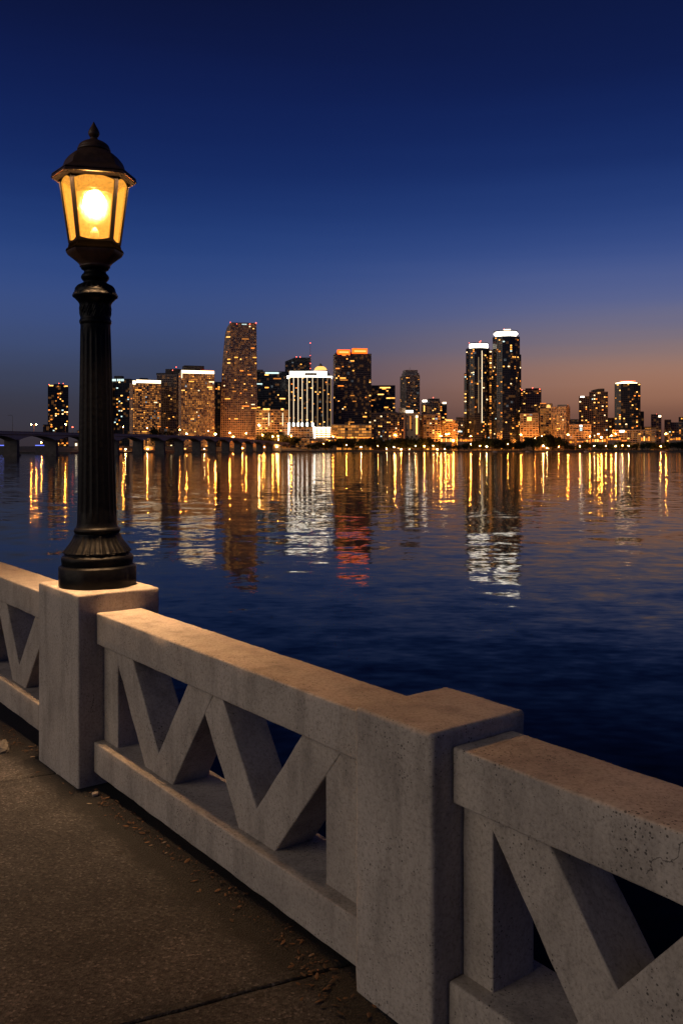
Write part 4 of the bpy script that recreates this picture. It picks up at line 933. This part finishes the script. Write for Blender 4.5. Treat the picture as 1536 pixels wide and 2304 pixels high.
# 27/28
t = Tower('apartment_tower', 'lower left tower of the stepped pair, white light on its corner', BT, 1302, 1329, 1900); t.body(t.rect(26), BASE, t.z(894), 'darkbrown', 26, RES, rn); box_part('corner_light', 'crown_white', t.e, t.lx(1309), -13.5, t.z(893.5), 8, 1, 2.4)
t = Tower('apartment_tower', 'higher right tower of the stepped pair with rounded top', BT, 1325, 1366, 1890); t.body(t.rect(28), BASE, t.z(884), 'darkbrown', 40, RES, rn)
mb = MB(); xs = [t.lx(1329 + i * 3.7) for i in range(9)]; zs = [t.z(880 - 5 * math.sin((i + .8) / 9.4 * math.pi / 1.5)) for i in range(9)]
for i in range(8): mb.prism([(xs[i], -11), (xs[i + 1], -11), (xs[i + 1], 12), (xs[i], 12)], t.z(884) + 1.7, (zs[i] + zs[i + 1]) / 2)
mb.build('curved_roof', M['roof_dark'], t.e); box_part('roof_light', 'crown_amber', t.e, t.lx(1346), -14.2, t.z(885), 6, .6, 3)
t = Tower('apartment_block', 'narrow low block left of the amber-capped tower', BT, 1365, 1384, 1910); t.body(t.rect(18), BASE, t.z(942), 'darkbrown', 9, RES, rn)
# 30
t = Tower('office_tower', 'dark blue tower with a curved amber-white light cap, rightmost tall tower', BT, 1382, 1440, 1870); lx = t.lx
t.body([(lx(1382), -16), (lx(1396), -22), (lx(1424), -22), (lx(1439), -16), (lx(1439), 18), (lx(1382), 18)], BASE, t.z(864.5), 'dark', 44, AMB, rn, topband=False, colbias=lambda e, k: 1 if e != 1 else .35)
mb = MB(); n_ = 12
for i in range(n_):
    a, b = i / n_, (i + 1) / n_; xa, xb = lx(1384 + 48 * a), lx(1384 + 48 * b); mb.prism([(xa, -20), (xb, -20), (xb, 14), (xa, 14)], t.z(864.5), t.z(863 - 3.4 * math.sin((a + b) / 2 * math.pi)))
mb.build('crown_light', M['crown_warm'], t.e); box_part('roof_light', 'crown_red', t.e, lx(1411), -12, t.z(858.6), 30, 4, 1)
t = Tower('slab_block', 'dark shorter slab attached to the right of the amber-capped tower', BT, 1437, 1447, 1890); t.body(t.rect(24), BASE, t.z(928), 'dark', 2, AMB, rn)
t = Tower('low_hall', 'long low orange-lit hall below the amber-capped tower', BT, 1378, 1472, 1800); t.body(t.rect(22), BASE, t.z(969), 'hotel', 12, ['w_amber', 'w_orange', 'w_gold'], rn); box_part('floodlight', 'crown_white', t.e, t.lx(1398), -12, t.z(970.5), 9, 1, 3.6)
for i, (a, b, y_, lab) in enumerate(((1464, 1486, 934, 'short dark tower with a bright corner light near the right edge'), (1494, 1508, 946, 'narrow dark block second from the right edge of the skyline'), (1506, 1536, 952, 'wide dim block at the right edge of the skyline'), (1526, 1556, 940, 'dark block cut by the right edge of the picture'), (1446, 1466, 962, 'low block with one gold window left of the short corner-lit tower'))):
    t = Tower('apartment_block', lab, BT, a, b, 1920 + 15 * i); t.body(t.rect(18), BASE, t.z(y_), ('grey', 'darkbrown', 'grey', 'darkbrown', 'hotel')[i], (8, 5, 12, 6, 3)[i], RES, rn)
    if i == 0: box_part('corner_light', 'crown_warm', t.e, t.lx(1483), -9.6, t.z(937), 5, .6, 4); t.beacon(1476, 932.5, -8, .8)
t = Tower('low_block', 'low lit block behind the bridge, between lamp post and its first pier', BT, 176, 256, 1880); t.body(t.rect(20), BASE, t.z(970), 'hotel', 8, RES, rn)

# ------------------------------------------------------------------ the far bridge
def bpt(t): return Vector((-264 + 159 * t, 690 + 960 * t, 0))
def btop(t):
    K = [(-.5, 12.0), (0, 14.5), (.12, 15.3), (.31, 16.6), (.5, 17.4), (.62, 17.0), (.745, 15.6), (.9, 13.6), (1.0, 12.2), (1.3, 8)]
    for (a, za), (b, zb) in zip(K[:-1], K[1:]):
        if a <= t <= b: s = (t - a) / (b - a); return za + (zb - za) * s
    return 12
bdir = (bpt(1) - bpt(0)).normalized(); bnor = Vector((bdir.y, -bdir.x, 0))
br = empty('bridge', bpt(.3) + Vector((0, 0, ZW))); tag(br, 'long concrete causeway bridge with haunched spans crossing the bay to the city', 'bridge')
off = br.location; HWD = 7.0
piers_t = [-.38 + .0664 * k for k in range(22)]
mb = MB(); rings = []
for k in range(len(piers_t) - 1):
    for j in range(8):
        s = j / 8; tt = piers_t[k] + .0664 * s; p = bpt(tt); zt = btop(tt); dp = 2.3 + 4.2 * (abs(2 * s - 1)) ** 2.2
        rings.append([p - bnor * HWD + Vector((0, 0, zt)), p + bnor * HWD + Vector((0, 0, zt)), p + bnor * HWD + Vector((0, 0, zt - 1.3)), p + bnor * (HWD - 1.6) + Vector((0, 0, zt - 1.7)),
                      p + bnor * (HWD - 1.9) + Vector((0, 0, zt - dp)), p - bnor * (HWD - 1.9) + Vector((0, 0, zt - dp)), p - bnor * (HWD - 1.6) + Vector((0, 0, zt - 1.7)), p - bnor * HWD + Vector((0, 0, zt - 1.3))])
mb.loft([[q - off for q in r_] for r_ in rings]); mb.build('deck', M['far_bridge'], br)
for sgn in (1, -1):
    mb = MB(); rr_ = []
    for k in range(len(piers_t) * 3 - 2):
        tt = piers_t[0] + .0664 * k / 3; p = bpt(tt) + bnor * sgn * (HWD - .25) - off; z = btop(tt)
        rr_.append([p - bnor * .2 + Vector((0, 0, z)), p + bnor * .2 + Vector((0, 0, z)), p + bnor * .2 + Vector((0, 0, z + 1.05)), p - bnor * .2 + Vector((0, 0, z + 1.05))])
    mb.loft(rr_); mb.build('parapet', M['parapet'], br)
for tt in piers_t[1:-1]:
    p = bpt(tt) - off; z = btop(tt) - 5.5; mb = MB(); a = bdir * 1.9; b = bnor * (HWD - 1.5)
    zz0 = ZW - 2 - off.z + 0; zt = z - off.z
    for (k1, k2, zA, zB) in ((1, 1, zz0, zt), (1.7, 1.12, zz0, ZW + 1.6 - off.z)):
        ps = [p + a * sx1 * k1 + b * sy1 * k2 for sx1, sy1 in ((-1, -1), (1, -1), (1, 1), (-1, 1))]
        mb.prism([(q.x, q.y) for q in ps], zA, zB)
    mb.v = [(x, y, zc) for x, y, zc in mb.v]
    mb.build('pier', M['dark_pier'], br)

# ------------------------------------------------------------------ lamps of bridge and shore
def head_mesh(mk):
    bm = bmesh.new(); bmesh.ops.create_icosphere(bm, subdivisions=1, radius=1.0)
    for p in bm.verts: p.co.z *= .7
    me = bpy.data.meshes.new('lamp_head'); bm.to_mesh(me); bm.free(); me.materials.append(M[mk]); return me
HEAD = {k: head_mesh(k) for k in ('sodium', 'lampwhite')}
mbp = MB(); mbp.tube((0, 0, 0), (0, 0, 1), 1, .6, 6); POLE = mbp.mesh('pole'); POLE.materials.append(M['pole'])
def far_lamp(px, py, D, base=None, r=.62, mk='sodium', label='', group='', cat='street lamp', twin=False, nm='street_lamp'):
    X = at(px, D); z = hz(py, D); zb = ground(X, D) if base is None else base
    if z - zb < 2.0: zb = z - 2.0
    e = empty(nm, (X, D, zb)); tag(e, label, cat, group)
    p = link('pole', POLE, None, e); p.scale = (.22, .22, z - zb - r * .3)
    for dx in ((-2.1, 2.1) if twin else (0,)):
        h = link('lamp_head', HEAD[mk], None, e); h.location = (dx, -.3, z - zb); h.scale = (r, r, r)
        if twin:
            a = link('arm', POLE, None, e); a.location = (0, 0, z - zb - .4); a.scale = (.12, .12, 2.1); a.rotation_euler = (0, R(88) if dx > 0 else R(-88), 0)
    return e
ORD = ['first', 'second', 'third', 'fourth', 'fifth', 'sixth', 'seventh', 'eighth', 'ninth', 'tenth']
# on the bridge deck
def tb(px):
    k = (px - CX) / F; return (k * 690 + 264) / (159 - 960 * k)
for i, (px, py, tw) in enumerate(((77, 955, True), (148, 955, False), (278, 960, False), (332, 963, False), (405, 967, False), (469, 969, False))):
    tt = tb(px); D = 690 + 960 * tt + 4
    lab = ('twin-headed orange lamp on the bridge, farthest left' if tw else '%s single orange lamp along the bridge counting from the left' % ORD[i - 1])
    far_lamp(px, py, D, btop(tt), r=.55 if i else .48, label=lab, group='orange lamps on the far bridge', twin=tw)
tt = tb(29); D = 690 + 960 * tt + 3; X = at(29, D); e = empty('lamp_mast', (X, D, btop(tt))); tag(e, 'unlit lamp mast with a curved arm on the left end of the bridge', 'lamp mast')
mb = MB(); hh = hz(934, D) - btop(tt); mb.tube((0, 0, 0), (0, 0, hh - 1.2), .22, .14, 6)
for j in range(6):
    a, b = j / 6 * 1.57, (j + 1) / 6 * 1.57; mb.tube((-1.8 + 1.8 * math.cos(a), 0, hh - 1.2 + 1.2 * math.sin(a)), (-1.8 + 1.8 * math.cos(b), 0, hh - 1.2 + 1.2 * math.sin(b)), .13, .12, 6)
mb.build('mast', M['pole'], e); mb = MB(); mb.box(-3.6, -1.7, -.25, .25, hh - .2, hh + .1); mb.build('lamp_head', M['pole'], e)
tt = tb(164); D = 690 + 960 * tt + 3; e = empty('traffic_signal', (at(164, D), D, btop(tt))); tag(e, 'red signal light on a short post on the bridge beside the lamp post', 'signal')
mb = MB(); hh = hz(961, D) - btop(tt); mb.tube((0, 0, 0), (0, 0, hh), .15, .12, 6); mb.build('post', M['pole'], e); o = link('signal_light', BEACON, None, e); o.location = (0, -.2, hh); o.scale = (.7, .5, .6)

# landmarks used to tell shore lamps and trees apart
MARKS = [(0, 'the lone dark tower'), (310, 'the beige tower beside the lamp post'), (445, 'the red-lined beige tower'), (537, 'the tallest skyscraper'), (612, 'the low beige hotel'), (697, 'the white-columned tower'),
         (792, 'the red-crowned tower'), (873, 'the gold-barred block'), (925, 'the orange-lit plain block'), (967, 'the balcony block'), (1010, 'the round-topped building'), (1075, 'the shorter twin tower'), (1138, 'the taller twin tower'),
         (1193, 'the red-lit mid-height tower'), (1228, 'the dome-lit turret'), (1262, 'the beige apartment block'), (1304, 'the pale low hall'), (1346, 'the stepped pair of towers'), (1410, 'the amber-capped tower'), (1455, 'the slab beside the amber-capped tower'), (1476, 'the short corner-lit tower'), (1520, 'the right edge of the skyline')]
def near_mark(px): return min(MARKS, key=lambda m_: abs(m_[0] - px))[1]
def ordinals(items, one, many):
    """items: list of px; returns a label for each, told apart by landmark and order from the left"""
    groups = {}
    for i, px in enumerate(items): groups.setdefault(near_mark(px), []).append((px, i))
    out_ = {}
    for mk_, l_ in groups.items():
        l_.sort()
        for k, (px, i) in enumerate(l_):
            if len(l_) == 1: out_[i] = one % mk_
            else: out_[i] = ('leftmost of the ' if k == 0 else 'rightmost of the ' if k == len(l_) - 1 else ORD[k] + ' from left of the ') + many % mk_
    return [out_[i] for i in range(len(items))]
HIGH = [(517, 974), (525, 983), (554, 975), (591, 979), (614, 982), (626, 981), (655, 981), (626, 989), (700, 988), (712, 984), (740, 986), (749, 983), (776, 983), (889, 979), (919, 979), (937, 978), (974, 982), (991, 981), (1003, 977), (1009, 976), (1000, 990), (1019, 991), (1029, 989), (1042, 991), (1058, 981),
        (1094, 991), (1171, 978), (1177, 991), (1194, 991), (1202, 986), (1219, 981), (1274, 991), (1277, 978), (1302, 994), (1326, 982), (1329, 993), (1345, 976), (1352, 984), (1374, 980), (1384, 976), (1430, 990), (1442, 987), (1457, 977), (1470, 990), (1497, 976), (1518, 988), (583, 957), (205, 985), (420, 976), (485, 977)]
LOW = [(1059, 999), (1094, 1005), (1142, 999), (934, 1003), (954, 1004), (974, 1003), (779, 1002), (812, 1006), (850, 1003), (870, 1010), (902, 1011), (1000, 1010), (1079, 1003), (1221, 1003), (1256, 1005), (1230, 1008), (1303, 1004), (1336, 1003), (1362, 1003), (1384, 1004), (1399, 1002), (1413, 1003), (1485, 1004), (516, 1008), (595, 1005), (622, 1005), (728, 998), (886, 1006), (983, 1011), (920, 1011), (303, 1012), (332, 1010), (411, 1010), (42, 997), (94, 995), (352, 1011), (268, 1012), (283, 1011), (440, 1011), (460, 1010), (545, 1008)]
lh = ordinals([p for p, _ in HIGH], 'tall orange street lamp below %s', 'tall orange street lamps below %s')
ll = ordinals([p for p, _ in LOW], 'low pale lamp at the waterside below %s', 'low waterside lamps below %s')
for i, (px, py) in enumerate(HIGH):
    D = shoreY(at(px, 1750)) + (62 if i % 2 else 74); D = max(D, 1760) if px > 500 else D + 30
    far_lamp(px, py, D, r=(1.4, 1.75, 1.25, 1.05)[i % 4] if px != 583 else 1.7, mk='sodium' if px != 583 else 'lampwhite', label=lh[i], group='orange street lamps along the far shore')
for i, (px, py) in enumerate(LOW):
    D = shoreY(at(px, 1700 if px > 480 else 1250)) + 5 + (i % 3)
    far_lamp(px, py, D, r=(.7, 1.0, .55)[i % 3] * (D / 1720), mk='lampwhite' if i % 2 else 'sodium', label=ll[i], group='low lamps on the far waterside', nm='waterside_lamp')

# lit low pavilions on the shore
def pavilion(px0, px1, y0, y1, D, mk, label, nm='pavilion', cat='pavilion'):
    X = at((px0 + px1) / 2, D); zb = min(ground(X, D) - .5, hz(y1, D)); wd = (px1 - px0) / F * D; h = hz(y0, D) - zb; hb = hz(y1, D) - zb
    e = empty(nm, (X, D, zb)); tag(e, label, cat)
    mb = MB(); mb.box(-wd / 2, wd / 2, 0, 8, 0, h + 1.2); mb.build('wall', STY['hotel']['wall'], e)
    mb = MB(); mb.box(-wd / 2 - .8, wd / 2 + .8, -2.0, 8.8, h + 1.21, h + 1.7); mb.build('roof', M['roof_dark'], e)
    nb = max(1, round(wd / 5)); bw = wd / nb
    rp = random.Random(int(px0 * 7))
    for i in range(nb):
        kk = mk if mk != 'kiosk' else rp.choice(('kiosk', 'kiosk', 'w_orange', 'w_gold', 'w_dim')); fr = rp.uniform(.35, .9); lo = max(hb, .4)
        box_part('lit_opening', kk, e, -wd / 2 + (i + .5) * bw, -.2, lo + (h - lo) * fr / 2, bw * rp.uniform(.4, .85), .5, (h - lo) * fr)
pavilion(990, 1016, 985, 994, 1775, 'kiosk', 'glowing orange waterside pavilion below the round-topped building')
pavilion(1028, 1062, 986, 993, 1778, 'kiosk', 'long orange-lit pavilion left of the shorter twin tower foot')
pavilion(1174, 1202, 987, 993, 1778, 'kiosk', 'orange-lit pavilion below the red-lit mid-height tower')
pavilion(1268, 1292, 991, 997, 1775, 'kiosk', 'orange-lit pavilion below the beige apartment block')
pavilion(1330, 1362, 987, 994, 1776, 'kiosk', 'orange-lit pavilion below the stepped pair of towers')
pavilion(1440, 1472, 980, 992, 1780, 'kiosk', 'tall-fronted orange pavilion below the slab beside the amber-capped tower')
pavilion(600, 650, 984, 990, 1790, 'kiosk', 'orange-lit low front behind the bridge below the low hotel')
pavilion(168, 184, 996, 1003, 1170, 'kiosk_white', 'white-lit quay building under the bridge beside the lamp post', 'quay_building', BT)
pavilion(258, 276, 1005, 1012, 1290, 'kiosk', 'first lit quay shed under the bridge right of the lamp post', 'quay_shed', 'shed')
pavilion(322, 346, 1006, 1012, 1390, 'kiosk', 'second lit quay shed under the bridge, below the beige tower', 'quay_shed', 'shed')
pavilion(398, 420, 1006, 1011, 1480, 'kiosk', 'third lit quay shed under the bridge, below the red-lined tower', 'quay_shed', 'shed')
pavilion(616, 632, 1003, 1008, 1640, 'kiosk', 'lit quay shed at the city end of the bridge', 'quay_shed', 'shed')
pavilion(700, 726, 990, 996, 1776, 'kiosk', 'orange-lit low front below the white-columned tower')
pavilion(738, 757, 986, 993, 1776, 'kiosk', 'orange-lit low front between the white-columned and the red-crowned tower')
pavilion(556, 590, 984, 990, 1792, 'kiosk', 'orange-lit low front at the right foot of the tallest skyscraper')
pavilion(1214, 1236, 986, 991, 1800, 'kiosk', 'orange-lit low front below the dome-lit turret')
pavilion(1296, 1322, 989, 995, 1776, 'kiosk', 'orange-lit low front below the pale low hall')
pavilion(1366, 1396, 984, 990, 1779, 'kiosk', 'orange-lit low front below the amber-capped tower')
pavilion(1506, 1530, 983, 990, 1780, 'kiosk', 'orange-lit low front at the right edge of the shore')
def light_quay(px0, px1, y, D, label):
    X0, X1 = at(px0, D), at(px1, D); e = empty('blue_lit_quay', ((X0 + X1) / 2, D, ZW)); tag(e, label, 'quay')
    mb = MB(); mb.box(-(X1 - X0) / 2, (X1 - X0) / 2, 0, 5, 0, hz(y + 1.2, D) - ZW); mb.build('quay_wall', M['quay'], e)
    mb = MB(); mb.box(-(X1 - X0) / 2, (X1 - X0) / 2, -.3, .2, hz(y + 1.1, D) - ZW, hz(y - .9, D) - ZW); mb.build('light_strip', M['blue'], e)
light_quay(-60, 22, 1002, 1060, 'dark quay with a blue light strip under the left bridge span')
light_quay(80, 116, 1002, 1062, 'dark quay with a bluish white light strip under the second bridge span')

# small motorboats moored along the seawall
M['gel'] = simple('white_gelcoat', (.62, .62, .60), .35); M['tint'] = simple('dark_cabin_glass', (.02, .02, .025), .15)
for px_, D_, rz_, lab in ((1186, 1712, .15, 'small white motorboat moored below the red-lit mid-height tower'), (1112, 1711, -.2, 'small white motorboat moored between the twin towers'), (1318, 1712, .1, 'small white motorboat moored below the pale low hall'), (1490, 1714, -.12, 'small white motorboat moored near the right edge of the shore')):
    e = empty('motorboat', (at(px_, D_), D_, ZW - .25), rz_); tag(e, lab, 'boat', 'motorboats along the far seawall')
    mb = MB(); mb.loft([[Vector((x, y * hw, z)) for y, z in ((-1, 1.5), (-.82, .5), (0, 0), (.82, .5), (1, 1.5))] for x, hw in ((-4.2, 1.25), (-1, 1.45), (2, 1.25), (3.8, .55), (4.6, .06))]); mb.build('hull', M['gel'], e)
    mb = MB(); mb.prism([(-2.2, -1), (1.2, -1), (1.2, 1), (-2.2, 1)], 1.45, 2.6, [(-2.0, -.8), (.3, -.8), (.3, .8), (-2.0, .8)]); mb.build('cabin', M['gel'], e)
    mb = MB(); mb.prism([(-1.9, -1.03), (1.22, -1.03), (1.22, 1.03), (-1.9, 1.03)], 1.9, 2.3, [(-1.85, -.98), (.9, -.98), (.9, .98), (-1.85, .98)]); mb.build('windscreen', M['tint'], e)

# ------------------------------------------------------------------ trees on the far shore
def crown_mesh(seed):
    rnd = random.Random(seed); mb = MB()
    lob = [(rnd.gauss(0, .28), rnd.gauss(0, .24), rnd.uniform(.30, .80), rnd.uniform(.20, .34)) for _ in range(13)]
    for x, y, z, r_ in lob:
        for q in range(52):
            d = Vector((rnd.gauss(0, 1), rnd.gauss(0, 1), rnd.gauss(0, 1))).normalized() * r_ * rnd.uniform(.55, 1.08)
            c = Vector((x, y, z)) + Vector((d.x, d.y, d.z * .75)); a = Vector((rnd.gauss(0, 1), rnd.gauss(0, 1), rnd.gauss(0, .6))).normalized(); b = a.orthogonal().normalized(); s = rnd.uniform(.035, .085)
            mb.add([c - a * s, c - b * s * .6, c + a * s, c + b * s * .7 + Vector((0, 0, s * .2))], [(0, 1, 2, 3)])
    return mb.mesh('crown')
CROWN = [crown_mesh(s) for s in range(5)]
for c_ in CROWN: c_.materials.append(M['foliage'])
mb = MB(); mb.tube((0, 0, 0), (.02, 0, .42), .035, .024, 7); mb.tube((.02, 0, .40), (-.2, .05, .62), .02, .008, 5); mb.tube((.02, 0, .36), (.22, -.05, .6), .02, .008, 5); mb.tube((.02, 0, .42), (.03, .06, .75), .02, .006, 5)
TRUNK = mb.mesh('trunk'); TRUNK.materials.append(M['trunk'])
ENV = [(690, 1001), (720, 989), (760, 983), (800, 981), (830, 979), (870, 984), (900, 982), (940, 980), (980, 984), (1000, 997), (1040, 998), (1070, 985), (1110, 981), (1140, 987), (1165, 993), (1185, 980), (1220, 974), (1262, 980), (1275, 998), (1320, 991), (1345, 998), (1400, 991), (1440, 995), (1500, 992), (1536, 990), (1620, 990)]
def env(px):
    for (a, ya), (b, yb) in zip(ENV[:-1], ENV[1:]):
        if a <= px <= b: return ya + (yb - ya) * (px - a) / (b - a)
    return 990
TR = []; px = 696.0; rt = random.Random(3)
while px < 1560:
    TR.append((px, env(px) + rt.uniform(-2, 5), 1744 + rt.uniform(-7, 9), rt.uniform(.9, 1.25))); px += rt.uniform(9, 14.5)
for px, y in ((586, 975), (598, 968), (612, 970), (625, 967), (638, 972), (652, 977), (665, 982)): TR.append((px, y, 1772, 1.1))
for px, y in ((1130, 985), (1200, 984), (1242, 978), (1098, 985), (770, 984), (850, 984), (920, 984)): TR.append((px, y, 1762, 1.3))
for px, y in ((345, 957), (355, 962), (380, 968)): TR.append((px, y, 1640, .9))
lt = ordinals([p[0] for p in TR], 'dark leafy tree below %s', 'dark leafy trees below %s')
for i, (px, y, D, k) in enumerate(TR):
    X = at(px, D); zb = ground(X, D) - .2; h = max(6.0, hz(y, D) - zb)
    e = empty('tree', (X, D, zb), rt.uniform(0, 6.28)); tag(e, lt[i], 'tree', 'dark trees along the far shore')
    c = link('crown', CROWN[i % 5], None, e); wd = max(9, min(17, h * .72)) * k; c.scale = (wd, wd, h * .97)
    q = link('trunk', TRUNK, None, e); q.scale = (wd, wd, h)

# ------------------------------------------------------------------ render settings
sc.view_settings.view_transform = 'Standard'; sc.view_settings.look = 'None'; sc.view_settings.exposure = 0; sc.view_settings.gamma = 1
cy = sc.cycles
cy.use_denoising = True; cy.max_bounces = 8; cy.diffuse_bounces = 3; cy.glossy_bounces = 4; cy.transmission_bounces = 4; cy.transparent_max_bounces = 16
cy.sample_clamp_indirect = 6.0; cy.sample_clamp_direct = 0.0; cy.caustics_reflective = False; cy.caustics_refractive = False
cy.use_light_tree = True
